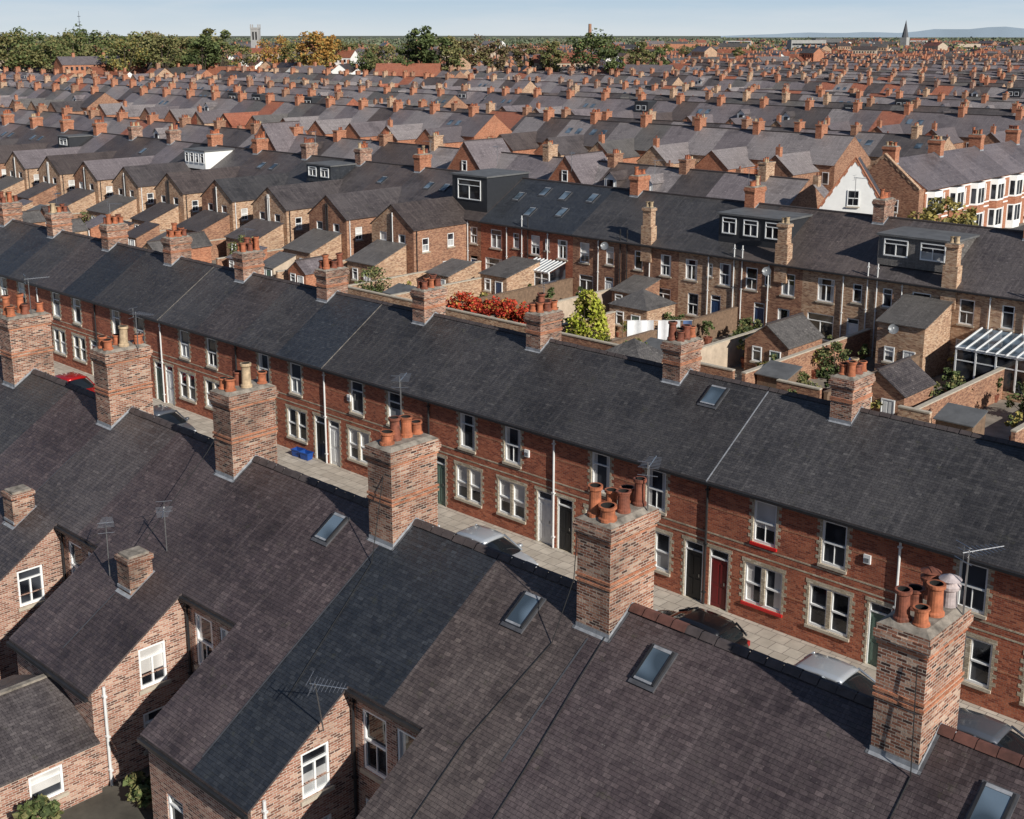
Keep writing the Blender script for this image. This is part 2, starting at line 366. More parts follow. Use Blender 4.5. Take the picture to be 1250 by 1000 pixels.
def stack_mesh(w,l,ztop,zr,slope,brick,bands=True,dy=0):
    def f():
        b=MB(); X=w/2;Y=l/2; zb=zr-slope*Y-.5
        b.box(-X,X,-Y,Y,zb,ztop-.5,brick,False)
        H=ztop-zr
        if bands:
            for q in (.34,.40):
                b.box(-X-.035,X+.035,-Y-.035,Y+.035,zr+H*q-.12,zr+H*q-.055,'brick_orange')
        b.box(-X-.03,X+.03,-Y-.03,Y+.03,ztop-.5,ztop-.42,'brick_orange' if bands else brick)
        b.box(-X-.06,X+.06,-Y-.06,Y+.06,ztop-.42,ztop-.34,brick)
        b.box(-X-.09,X+.09,-Y-.09,Y+.09,ztop-.34,ztop-.18,brick)
        b.box(-X-.05,X+.05,-Y-.05,Y+.05,ztop-.18,ztop-.06,brick)
        a=[(-X-.04,-Y-.04),(X+.04,-Y-.04),(X+.04,Y+.04),(-X-.04,Y+.04)]; c=[(-X+.12,-Y+.12),(X-.12,-Y+.12),(X-.12,Y-.12),(-X+.12,Y-.12)]
        for k in range(4):
            j=(k+1)%4; b.face([(a[k][0],a[k][1],ztop-.055),(a[j][0],a[j][1],ztop-.055),(c[j][0],c[j][1],ztop+.04),(c[k][0],c[k][1],ztop+.04)],'cement')
        b.face([(p[0],p[1],ztop+.04) for p in c],'cement')
        return b
    return cached(('chimney',w,l,ztop,zr,slope,brick,bands),f)
def flash_mesh(w,l,zr,slope):
    def f():
        b=MB(); X=w/2+.015;Y=l/2+.015; e=.07
        zz=lambda y: zr-slope*abs(y)+.012
        for q in(-1,1):
            b.face([(q*X,-Y,zz(Y)),(q*X,0,zz(0)),(q*X,0,zz(0)+.09),(q*X,-Y,zz(Y)+.1)],'lead'); b.face([(q*X,0,zz(0)),(q*X,Y,zz(Y)),(q*X,Y,zz(Y)+.1),(q*X,0,zz(0)+.09)],'lead')
            b.face([(q*X,-Y-e,zz(Y+e)),(q*X,0,zz(0)),(q*(X+e),0,zz(0)),(q*(X+e),-Y-e,zz(Y+e))],'lead_dark')
            b.face([(-X,q*Y,zz(Y)),(X,q*Y,zz(Y)),(X,q*Y,zz(Y)+.12),(-X,q*Y,zz(Y)+.12)],'lead')
            b.face([(-X-e,q*Y,zz(Y)),(X+e,q*Y,zz(Y)),(X+e,q*(Y+e),zz(Y+e)),(-X-e,q*(Y+e),zz(Y+e))],'lead')
        return b
    return cached(('chimney_flashing',w,l,zr,slope),f)
def chimney(par,x,y,w,l,ztop,zr,slope,brick,pots,bands=True):
    o=obj('chimney',stack_mesh(w,l,ztop,zr,slope,brick,bands),par,(x,y,0))
    obj('chimney_flashing',flash_mesh(w,l,zr,slope),o)
    n=len(pots)
    for k,(kind,mat) in enumerate(pots):
        if n>4 and l>1.2:
            yy=-l/2+.27+(l-.54)*(k//2)/max(1,(n-1)//2)+R.uniform(-.03,.03); xx=(-.2 if k%2 else .2)*w+R.uniform(-.03,.03)
        else: yy=-l/2+.27+(l-.54)*k/max(1,n-1); xx=R.uniform(-.05,.05)
        pot(o,xx,yy,ztop+.02,kind,mat)
    return o
def rand_pots(n): return [(R.choice(['short','short','mid','fat','tall','short']),R.choice(['clay_pot','clay_pot','clay_pot_dark','clay_pot','clay_pot_dark','clay_pot_buff'])) for _ in range(n)]
def skylight(par,x,y,z,pitch,w=.62,h=.95):
    def f():
        b=MB(); b.box(-w/2-.05,w/2+.05,-h/2-.12,h/2+.05,-.02,.03,'lead_dark')
        b.box(-w/2,-w/2+.06,-h/2,h/2,.03,.09,'gutter'); b.box(w/2-.06,w/2,-h/2,h/2,.03,.09,'gutter'); b.box(-w/2+.06,w/2-.06,-h/2,-h/2+.06,.03,.09,'lead'); b.box(-w/2+.06,w/2-.06,h/2-.08,h/2,.03,.09,'lead')
        return b
    def g():
        b=MB(); b.face([(-w/2+.06,-h/2+.06,.075),(w/2-.06,-h/2+.06,.075),(w/2-.06,h/2-.08,.075),(-w/2+.06,h/2-.08,.075)],'glass_sky'); return b
    o=obj('skylight',cached(('skylight',w,h),f),par,(x,y,z),rot=(math.atan(pitch),0,0))
    obj('skylight_glass',cached(('skylight_glass',w,h),g),o)
def gutter(par,x0,x1,y,z,sx):
    w=x1-x0
    def f():
        b=MB(); b.box(0,w,-.11,0,-.1,0,'gutter'); return b
    obj('gutter',cached(('gutter',round(w,2)),f),par,(x0 if sx>0 else -x1,y,z))
def pipe(par,x,y,z0,z1,mat,r=.045):
    def f():
        b=MB(); b.tube((0,0,z0),(0,0,z1),r,mat,8)
        for z in (z0+.5,(z0+z1)/2,z1-.3): b.box(-r-.03,r+.03,-r-.01,r+.01,z-.03,z+.03,mat)
        return b
    obj('downpipe',cached(('downpipe',z0,z1,mat),f),par,(x,y,0))
def aerial(loc,rz,h=1.5,label='tv aerial with many short rods on a thin mast',tilt=0):
    def f():
        b=MB(); b.tube((0,0,0),(0,0,h),.02,'metal',6); b.tube((-.15,0,h-.05),(.85,0,h-.05),.013,'metal',5)
        for k in range(9):
            x=-.05+.1*k; l=.26-.012*k; b.tube((x,-l,h-.05),(x,l,h-.05),.008,'metal',4)
        b.tube((-.12,-.25,h-.22),(-.12,.25,h-.22),.01,'metal',4); b.tube((-.12,-.25,h+.12),(-.12,.25,h+.12),.01,'metal',4); b.tube((-.12,0,h-.22),(-.12,0,h+.12),.01,'metal',4)
        return b
    thing('tv_aerial',loc,label,'aerial','tv aerials on the roofs',rz,cached(('tv_aerial',h),f)).rotation_euler=(tilt,0,rz)
# ------------------------------------------------------------------ row A (backs towards the viewer)
T=.65
SN={'slate_purple':'purple-grey slate','slate_blue':'new blue-black slate','slate_brown':'brown-grey slate','slate_charcoal':'charcoal slate','slate_grey':'pale grey slate','slate_worn':'worn grey slate'}
def houseA(s,sx,slate,brick='brick_pink',pots=None,skyl=None,small=False,clay=False,winmat='white'):
    w=3.925; ow=2.4; oy=-3.25; ez=5.3; ry=4.0; zr=ez+T*ry
    o=thing('terraced_house',(s,18.05,0),'brick terraced house, %s roof over a rear wing'%SN[slate],'house','terraced houses')
    def fw():
        b=MB(sx)
        b.wall((ow,0),(1,0),w-ow,0,ez-.02,[(.38,1.33,2.85,4.6),(.38,1.33,.5,2.0)],brick)
        b.wall((ow,oy),(0,1),-oy,0,2.95,[(1.55,2.45,.55,1.75),(1.55,2.45,2.55,2.95)],brick)
        zt=lambda y: ez+T*y-.07
        hy0,hy1=oy+1.55,oy+2.45
        b.face([(ow,oy,2.95),(ow,hy0,2.95),(ow,hy0,zt(hy0)),(ow,oy,zt(oy))],brick)
        b.face([(ow,hy0,3.85),(ow,hy1,3.85),(ow,hy1,zt(hy1)),(ow,hy0,zt(hy0))],brick)
        b.face([(ow,hy1,2.95),(ow,0,2.95),(ow,0,zt(0)),(ow,hy1,zt(hy1))],brick)
        b.face([(ow,hy0,2.95),(ow-.13,hy0,2.95),(ow-.13,hy0,3.85),(ow,hy0,3.85)],brick); b.face([(ow-.13,hy1,2.95),(ow,hy1,2.95),(ow,hy1,3.85),(ow-.13,hy1,3.85)],brick); b.face([(ow-.13,hy0,3.85),(ow,hy0,3.85),(ow,hy1,3.85),(ow-.13,hy1,3.85)],brick)
        b.wall((0,oy),(1,0),ow,0,zt(oy),[(.8,1.6,.6,1.7)],brick)
        b.face([(w,8,0),(0,8,0),(0,8,ez),(w,8,ez)],'brick_red')
        b.face([(w,0,0),(w,8,0),(w,8,ez-.1),(w,4,zr-.1),(w,0,ez-.1)],brick)
        return b
    obj('wall',cached(('house_wall_a',sx,brick),fw),o)
    def fr():
        b=MB(sx); zz=lambda y: ez+T*y+.03
        b.slab([(0,oy-.15,zz(oy-.15)),(ow+.1,oy-.15,zz(oy-.15)),(ow+.1,-.2,zz(-.2)),(w,-.2,zz(-.2)),(w,ry,zz(ry)),(0,ry,zz(ry))],.07,slate,'ridge_dark')
        b.slab([(0,ry,zz(ry)),(w,ry,zz(ry)),(w,8.2,zz(-.2)),(0,8.2,zz(-.2))],.07,slate,'ridge_dark')
        return b
    r=obj('roof',cached(('house_roof_a',sx,slate),fr),o)
    rm='ridge_clay' if clay else 'ridge_dark'
    def fd():
        b=MB(sx); n=9; rj=random.Random(int(abs(s)*10)+sx)
        for k in range(n):
            x0=w*k/n;x1=w*(k+1)/n-.015; z=zr+.03+rj.uniform(-.012,.012)
            b.face([(x0,ry-.17,z-.075),(x1,ry-.17,z-.075),(x1,ry-.05,z+.05),(x0,ry-.05,z+.05)],rm)
            b.face([(x0,ry-.05,z+.05),(x1,ry-.05,z+.05),(x1,ry+.05,z+.05),(x0,ry+.05,z+.05)],rm)
            b.face([(x0,ry+.05,z+.05),(x1,ry+.05,z+.05),(x1,ry+.17,z-.075),(x0,ry+.17,z-.075)],rm)
        return b
    obj('ridge_tiles',cached(('ridge_a',sx,rm,s),fd),r)
    window(o,sx*3.255,0,2.85,0,.95,1.75,'sash',mat=winmat); window(o,sx*3.255,0,.5,0,.95,1.5,'sash')
    rz=math.pi/2*sx
    window(o,sx*ow,oy+2.0,2.55,rz,.9,1.3,'casement' if sx>0 else 'sash',mat=winmat); window(o,sx*ow,oy+2.0,.55,rz,.9,1.2,'plain')
    window(o,sx*1.2,oy,.6,0,.8,1.1,'plain')
    gutter(o,ow+.1,w,-.2,ez+T*-.2-.05,sx); gutter(o,0,ow+.1,oy-.15,ez+T*(oy-.15)-.05,sx)
    pipe(o,sx*(ow+.08),oy+.35,0,ez+T*oy,'pipe_white'); pipe(o,sx*(ow+.12),-.09,0,ez-.3,'gutter')
    if pots: chimney(r,0,ry,1.02,1.75,10.25,zr+.03,T,'brick_stack',pots)
    if small:
        def fs():
            b=MB(); z0=ez-.9; b.box(-.36,.36,-.4,.4,z0-.3,z0+1.35,'brick_stack',False); b.box(-.4,.4,-.44,.44,z0+1.35,z0+1.5,'brick_stack'); b.box(-.3,.3,-.34,.34,z0+1.5,z0+1.58,'cement')
            b.box(-.38,.38,-.43,-.4,z0+.45,z0+.54,'lead'); b.face([(-.43,-.5,ez+T*-1.0+.045),(.43,-.5,ez+T*-1.0+.045),(.43,.45,ez+T*-.05+.045),(-.43,.45,ez+T*-.05+.045)],'lead'); return b
        obj('small_chimney',cached(('small_chimney',),fs),r,(.35,-.5,0))
    for k in (skyl or []):
        skylight(r,k-s,2.95,ez+T*2.95+.05,T)
    return o
rowA=[(-1.7,'slate_purple','slate_purple',0),(-9.55,'slate_purple','slate_purple',1),(-17.4,'slate_purple','slate_brown',0),(-25.25,'slate_blue','slate_purple',0),(-33.1,'slate_purple','slate_purple',0),(-40.95,'slate_worn','slate_purple',0),(-48.8,'slate_charcoal','slate_worn',0),(-56.65,'slate_charcoal','slate_purple',0)]
PA={-9.55:[('short','clay_pot'),('tall','clay_pot_dark'),('tall','clay_pot'),('short','clay_pot_dark'),('cowl','pot_white'),('cowl','clay_pot_dark')],
 -17.4:[('fat','clay_pot'),('tall','clay_pot'),('mid','clay_pot_dark'),('short','clay_pot'),('tall','clay_pot_dark'),('fat','clay_pot')],
 -25.25:[('fat','clay_pot'),('tall','clay_pot_dark'),('mid','clay_pot'),('short','clay_pot')],
 -33.1:[('short','clay_pot'),('short','clay_pot'),('tall','clay_pot_buff'),('short','clay_pot_dark'),('short','clay_pot')],
 -40.95:[('short','clay_pot'),('short','clay_pot'),('tall','clay_pot_buff'),('short','clay_pot'),('fat','clay_pot')],
 -48.8:[('short','clay_pot'),('tall','clay_pot'),('short','clay_pot_dark'),('tall','clay_pot'),('short','clay_pot')]}
sky={(-17.4,-1):[-19.5],(-17.4,1):[-15.4],(-25.25,-1):[-27.3],(-9.55,1):[-7.5]}
for s,m1,m2,_ in rowA:
    pp=PA.get(s) or rand_pots(5)
    houseA(s,1,m1,pots=pp,skyl=sky.get((s,1)),small=s in(-33.1,-40.95),clay=s==-9.55)
    houseA(s,-1,m2,skyl=sky.get((s,-1)),clay=False,brick='brick_pink')
b=MB()
for k in range(4):
    x0=.55+k*.42; x1=x0+.4; y=22.05; z=7.945
    b.face([(x0,y-.19,z-.07),(x1,y-.19,z-.07),(x1,y-.06,z+.06),(x0,y-.06,z+.06)],'ridge_clay'); b.face([(x0,y-.06,z+.06),(x1,y-.06,z+.06),(x1,y+.06,z+.06),(x0,y+.06,z+.06)],'ridge_clay'); b.face([(x0,y+.06,z+.06),(x1,y+.06,z+.06),(x1,y+.19,z-.07),(x0,y+.19,z-.07)],'ridge_clay')
thing('ridge_tiles',(-17.4,0,0),'short run of replaced red clay ridge tiles','roof tiles',me=b.mesh('red_ridge_tiles'))
def ext():
    b=MB(); b.wall((2.6,-5),(0,1),5,0,1.72,[(2.9,3.9,.55,1.45)],'brick_pink'); b.wall((-2.6,-5),(1,0),5.2,0,1.72,[],'brick_pink')
    b.face([(-2.6,-5,1.72),(2.6,-5,1.72),(0,-5,2.72)],'brick_pink'); b.face([(-2.6,0,0),(-2.6,-5,0),(-2.6,-5,1.72),(-2.6,0,1.72)],'brick_pink'); return b
def extr():
    b=MB(); b.slab([(2.75,-5.1,1.72),(2.75,-.01,1.72),(0,-.01,2.8),(0,-5.1,2.8)],.07,'slate_worn'); b.slab([(0,-5.1,2.8),(0,-.01,2.8),(-2.75,-.01,1.72),(-2.75,-5.1,1.72)],.07,'slate_worn')
    b.box(-.09,.09,-5.1,-.01,2.79,2.86,'cement'); return b
e=thing('brick_outbuilding',(-33.1,14.78,0),'low brick back extension with patchy brown-grey slate roof','outbuilding','brick outbuildings')
obj('wall',ext().mesh('extension_wall'),e); obj('roof',extr().mesh('extension_roof'),e); window(e,2.6,-1.6,.55,math.pi/2,1.0,.9,'plain')
# ------------------------------------------------------------------ row B (fronts towards the viewer)
def houseB(s,sx,slate,dcol,pots=None,n=0,party=False,redtrim=False):
    w=3.875; ez=5.3; ry=4.; zr=ez+T*ry
    o=thing('terraced_house',(s,36.8,0),'red brick terraced house, cream window surrounds and %s door'%dcol.replace('door_',''),'house','terraced houses')
    def fw():
        b=MB(sx)
        b.wall((0,0),(1,0),w,0,ez,[(.92,1.88,3.3,4.95),(.55,2.15,.82,2.42),(2.87,3.73,.12,2.5)],'brick_red',rev='brick_cream')
        for z in (2.74,3.06): b.box(0,w,-.012,.0,z,z+.06,'brick_cream')
        for z in (4.1,1.55):
            segs=[(0,.7),(2.1,w)] if z>3 else [(0,.33),(2.37,2.7)]
            for a,c in segs: b.box(a,c,-.010,.0,z,z+.065,'brick_orange')
        k=0.05
        while k<w-.1:
            b.box(k,k+.12,-.07,0,ez-.26,ez-.12,'brick_cream'); k+=.27
        b.box(0,w,-.09,0,ez-.12,ez-.05,'brick_cream')
        for q in range(17):
            l=.15 if q%2 else .07
            b.box(2.87-l,2.87,-.008,0,.12+q*.14,.12+(q+1)*.14,'brick_cream')
        b.box(2.72,w,-.013,0,2.5,2.64,'brick_cream')
        b.face([(w,8,0),(0,8,0),(0,8,ez),(w,8,ez)],'brick_tan')
        b.face([(w,0,0),(w,8,0),(w,8,ez-.1),(w,4,zr-.1),(w,0,ez-.1)],'brick_red')
        return b
    obj('wall',cached(('house_wall_b',sx),fw),o)
    def fr():
        b=MB(sx); zz=lambda y: ez+T*y+.03
        b.slab([(0,-.2,zz(-.2)),(w,-.2,zz(-.2)),(w,ry,zz(ry)),(0,ry,zz(ry))],.07,slate,'ridge_dark')
        b.slab([(0,ry,zz(ry)),(w,ry,zz(ry)),(w,8.2,zz(-.2)),(0,8.2,zz(-.2))],.07,slate,'ridge_dark'); return b
    r=obj('roof',cached(('house_roof_b',sx,slate),fr),o)
    def fd():
        b=MB(sx); n=9; rj=random.Random(int(abs(s)*10)+sx)
        for k in range(n):
            x0=w*k/n;x1=w*(k+1)/n-.015; z=zr+.03+rj.uniform(-.012,.012)
            b.face([(x0,ry-.17,z-.075),(x1,ry-.17,z-.075),(x1,ry-.05,z+.05),(x0,ry-.05,z+.05)],'ridge_dark')
            b.face([(x0,ry-.05,z+.05),(x1,ry-.05,z+.05),(x1,ry+.17,z-.06),(x0,ry+.17,z-.06)],'ridge_dark')
        return b
    obj('ridge_tiles',cached(('ridge_b',sx,s),fd),r)
    sm='paint_red' if redtrim else 'stone'
    window(o,sx*1.4,0,3.3,0,.96,1.65,R.choice(['sash','sash','plain']),surround=True,sill=sm)
    window(o,sx*1.35,0,.82,0,1.6,1.6,'double',surround=True,sill=sm)
    door(o,sx*3.3,0,.12,0,dcol)
    gutter(o,0,w,-.2,ez-.13,sx)
    if n%2==0: pipe(o,sx*(w-.02),-.06,0.12,ez-.2,'pipe_white' if n%4==0 else 'gutter')
    if pots: chimney(r,-.4,ry,.88,1.45,9.2,zr+.03,T,'brick_stack',pots)
    if party:
        def fp():
            b=MB(sx); zz=lambda y: ez+T*y+.04
            b.slab([(w-.04,-.22,zz(-.22)),(w+.01,-.22,zz(-.22)),(w+.01,ry,zz(ry)),(w-.04,ry,zz(ry))],.03,party,party); return b
        obj('party_flashing',cached(('party',sx,party),fp),r)
    return o,r
slB=['slate_charcoal','slate_charcoal','slate_blue','slate_worn','slate_charcoal','slate_blue','slate_charcoal','slate_worn','slate_blue','slate_charcoal','slate_worn','slate_charcoal']
dc={(-36.3,1):'door_white',(-28.55,-1):'door_black',(-28.55,1):'door_black',(-20.8,-1):'door_red',(-20.8,1):'door_green',(-44.05,1):'door_white',(-44.05,-1):'door_white',(-51.8,1):'door_black'}
for k in range(-1,11):
    s=-28.55-7.75*(k-1)
    for sx in (1,-1):
        key=(round(s,2),sx)
        pt=None
        if sx<0 and k==0: pt='lead'
        if sx<0 and k in(3,5): pt='cement'
        ho,ro=houseB(s,sx,slB[(k*2+(sx<0))%12] if k>3 else 'slate_charcoal',dc.get(key,R.choice(['door_white','door_black','door_green','door_black','door_red'])),
            pots=rand_pots(6) if sx>0 else None,n=k*2+(sx<0),party=pt,redtrim=key==(-20.8,-1))
        if key==(-28.55,1): skylight(ro,-26.7+28.55,3.1,5.3+T*3.1+.05,T,.8,1.0)
# ------------------------------------------------------------------ row C
TC=3.2/5.5
def dormer_flat(par,x,y,w,z0,z1,depth,clad,nwin,label=None):
    def f():
        b=MB(); b.box(-w/2,w/2,0,depth,z0,z1,clad); b.box(-w/2-.12,w/2+.12,-.15,depth,z1,z1+.14,'flat_roof'); return b
    o=obj('dormer',cached(('dormer',w,z0,z1,depth,clad),f),par,(x,y,0))
    if label: o['label']=label
    ww=round(w/nwin*.66,2); hh=round((z1-z0)*.58,2)
    for k in range(nwin):
        xx=-w/2+w*(k+.5)/nwin
        window(o,xx,-.12,z0+(z1-z0)*.33,0,ww,hh,'casement' if ww>.9 else 'plain',sill=None)
LAY=[[(.75,1.75,3.3,4.95,'sash'),(3.5,4.3,3.45,4.95,'plain'),(.7,2.2,.75,2.3,'casement'),(3.4,4.3,.05,2.45,'door')],
     [(.6,1.7,3.3,4.9,'casement'),(2.6,3.1,3.8,4.8,'plain'),(3.7,4.7,3.3,4.95,'sash'),(.9,1.9,.6,2.3,'sash'),(3.0,3.9,.05,2.45,'door')],
     [(1.2,2.5,3.3,4.95,'casement'),(3.9,4.6,3.6,4.9,'plain'),(.5,2.6,.5,2.4,'casement'),(3.6,4.5,.05,2.45,'door')]]
def houseC(s,sx,w,brick,slate,outr,ridgestack=None,wallstack=None,label=None,front='brick_red',lay=0):
    ez=5.6; ry=5.5; zr=8.8
    o=thing('terraced_house',(s,76,0),label or ('%s brick terraced house seen from the yard side with slate roof'%{'brick_tan':'tan','brick_red':'dark red','brick_brown':'brown','brick_orange':'orange'}[brick]),'house','terraced houses')
    ow=2.75;oy=-6.4;oe=5.3;oz=7.2
    def fw():
        b=MB(sx)
        if outr:
            b.wall((ow,0),(1,0),w-ow,0,ez,[(.4,1.3,3.4,4.9),(.4,1.3,.3,2.3)],brick)
            b.wall((ow,oy),(0,1),-oy,0,oe,[(1.,1.8,3.2,4.4),(3.4,4.4,.8,2.1),(4.0,4.8,3.3,4.5)],brick)
            b.wall((0,oy),(1,0),ow,0,oe,[(.75,1.7,3.2,4.7),(.6,1.8,.6,2.1)],brick)
            b.face([(0,oy,oe),(ow,oy,oe),(0,oy,oz)],brick)
        else:
            b.wall((0,0),(1,0),w,0,ez,[h[:4] for h in LAY[lay]],brick)
        b.face([(w,11,0),(0,11,0),(0,11,ez),(w,11,ez)],front)
        b.face([(w,0,0),(w,11,0),(w,11,ez),(w,5.5,zr),(w,0,ez)],brick)
        return b
    obj('wall',cached(('house_wall_c',sx,w,brick,outr,lay),fw),o)
    def fr():
        b=MB(sx); zz=lambda y: ez+TC*y+.03
        b.slab([(0,-.2,zz(-.2)),(w,-.2,zz(-.2)),(w,ry,zz(ry)),(0,ry,zz(ry))],.07,slate,'ridge_dark'); b.slab([(0,ry,zz(ry)),(w,ry,zz(ry)),(w,11.2,zz(-.2)),(0,11.2,zz(-.2))],.07,slate,'ridge_dark')
        b.box(0,w,ry-.1,ry+.1,zr,zr+.1,'ridge_dark')
        if outr:
            yi=(oz-ez)/TC
            b.slab([(ow+.15,oy-.12,oe-.07),(ow+.15,-.1,oe-.07),(ow+.15,0,oe-.07),(0,yi,oz+.03),(0,oy-.12,oz+.03)],.07,slate,'ridge_dark')
        return b
    r=obj('roof',cached(('house_roof_c',sx,w,slate,outr),fr),o)
    if outr:
        window(o,sx*(ow+.85),0,3.4,0,.9,1.5); door(o,sx*(ow+.85),0,.05,0,R.choice(['door_white','door_blue','door_green']),.9,2.0,False)
        window(o,sx*1.225,oy,3.2,0,.95,1.5); window(o,sx*1.2,oy,.6,0,1.2,1.5,'casement')
        if sx>0: window(o,ow,oy+1.4,3.2,math.pi/2,.8,1.2); window(o,ow,oy+3.9,.8,math.pi/2,1.0,1.3); window(o,ow,oy+4.4,3.3,math.pi/2,.8,1.2)
        pipe(o,sx*(ow+.15),-.08,0,ez-.2,R.choice(['pipe_white','gutter']))
        pipe(o,sx*.12,oy-.08,0,oe+1.2,R.choice(['pipe_white','gutter','gutter']))
        pipe(o,sx*(ow+.08),oy+.3,0,oe-.2,R.choice(['pipe_white','gutter']))
    else:
        for (a,c,z0,z1,st) in LAY[lay]:
            if st=='door': door(o,sx*(a+c)/2,0,z0,0,R.choice(['door_white','door_white','door_blue']),c-a,2.0,True)
            else: window(o,sx*(a+c)/2,0,z0,0,round(c-a,2),round(z1-z0,2),st)
        pipe(o,sx*2.75,-.08,0,ez-.1,'pipe_white') if lay!=2 else pipe(o,sx*3.2,-.08,0,ez-.1,'pipe_white')
        pipe(o,sx*5.0,-.08,0,ez+.9,R.choice(['pipe_white','gutter']))
        gutter(o,0,w,-.2,ez-.12,sx)
    if ridgestack is not None: chimney(r,ridgestack,ry,.85,1.5,zr+1.35,zr+.03,TC,'brick_orange' if R.random()<.5 else 'brick_stack',rand_pots(4),False)
    if wallstack is not None:
        def fs():
            b=MB(); b.box(-.5,.5,-.25,.45,4.2,7.0,'brick_tan'); b.box(-.38,.38,-.2,.4,7.0,8.2,'brick_tan',False); b.box(-.46,.46,-.28,.48,8.2,8.4,'brick_tan'); b.box(-.4,.4,-.22,.42,8.4,8.46,'cement'); return b
        c=obj('rear_chimney',cached(('rear_chimney',),fs),r,(wallstack,.1,0))
        pot(c,-.15,.1,8.45,'short','clay_pot_buff'); pot(c,.18,.1,8.45,'short','clay_pot_buff')
    return o,r
for i,s in enumerate([-22.4,-33.1,-43.8,-54.5]):
    for sx in(1,-1):
        br={0:'brick_tan',1:'brick_tan',2:('brick_tan' if sx>0 else 'brick_brown'),3:('brick_tan' if sx>0 else 'brick_brown')}[i]
        wst=None
        if (s,sx)==(-33.1,1): wst=0
        if (s,sx)==(-43.8,-1): wst=-1.75
        if (s,sx)==(-54.5,-1): wst=-3.1
        ho,ro=houseC(s,sx,5.35,br,['slate_worn','slate_worn','slate_brown','slate_charcoal'][i],False,3.0 if sx>0 else None,wst,lay=(i*2+(sx>0))%3)
        if s==-43.8 and sx<0: dormer_flat(ro,-5.2,1.2,5.6,6.3,8.4,4.2,'clad_dark',3,'wide dark clad flat-roofed dormer')
        if s==-33.1 and sx<0: dormer_flat(ro,-3.0,.9,5.2,6.3,8.3,4.5,'slate_grey',2,'flat-roofed dormer with a broad band of white windows')
        if s==-22.4 and sx<0:
            for q in(-4.2,-2.4): skylight(ro,q,2.6,5.6+TC*2.6+.05,TC,1.1,1.2)
            skylight(ro,-3.6,.9,5.6+TC*.9+.05,TC,.9,1.0)
        if s==-22.4 and sx>0: skylight(ro,1.2,2.4,5.6+TC*2.4+.05,TC,1.0,1.1)
for s,sx,sk_ in((-65.2,1,[]),(-65.2,-1,[(1.3,4.0),(3.0,2.0),(4.3,3.9)]),(-75.9,1,[(1.6,3.2),(3.9,4.1),(4.4,1.6)])):
    dark=(s,sx)!=(-65.2,1)
    ho,ro=houseC(s,sx,5.35,'brick_red' if dark else 'brick_brown','slate_blue' if dark else 'slate_charcoal',False,None if dark else 2.5,None,'red brick terraced house with new blue-black slates and roof windows' if dark else None,lay=2 if s<-70 else (1 if sx<0 else 0))
    for q,y in sk_: skylight(ro,sx*q,y,5.6+TC*y+.05,TC,.8,1.1)
sC=-80.4
while sC>-215:
    for sx in(1,-1):
        ho,ro=houseC(sC,sx,4.5,R.choice(['brick_tan','brick_tan','brick_brown']),R.choice(['slate_worn','slate_mauve_sheen','slate_brown','slate_worn','slate_charcoal']),True,(0 if sx>0 and sC<-81 else None),None)
        kx=round(sC,1)
        if sC>-81 and sx>0: dormer_flat(ro,2.2,.9,4.4,6.1,9.2,5.4,'clad_dark',1,'tall dark metal clad box dormer')
        elif sx<0 and kx==-98.4: dormer_flat(ro,-2.3,1.5,4.0,6.8,8.5,3.6,'slate_blue',2)
        elif sx>0 and kx==-125.4: dormer_flat(ro,2.3,1.2,4.2,6.6,8.6,3.9,'render_white',4,'long white flat-roofed dormer with a row of windows')
        elif sx<0 and kx==-152.4: dormer_flat(ro,-2.4,1.5,3.0,6.8,8.4,3.6,'clad_dark',1)
        elif R.random()<.4: skylight(ro,sx*3.4,3.2,5.6+TC*3.2+.05,TC,.8,1.0)
    sC-=9.0
NEAR=len([o for o in bpy.data.objects if o.name.startswith('terraced_house') and not o.parent])
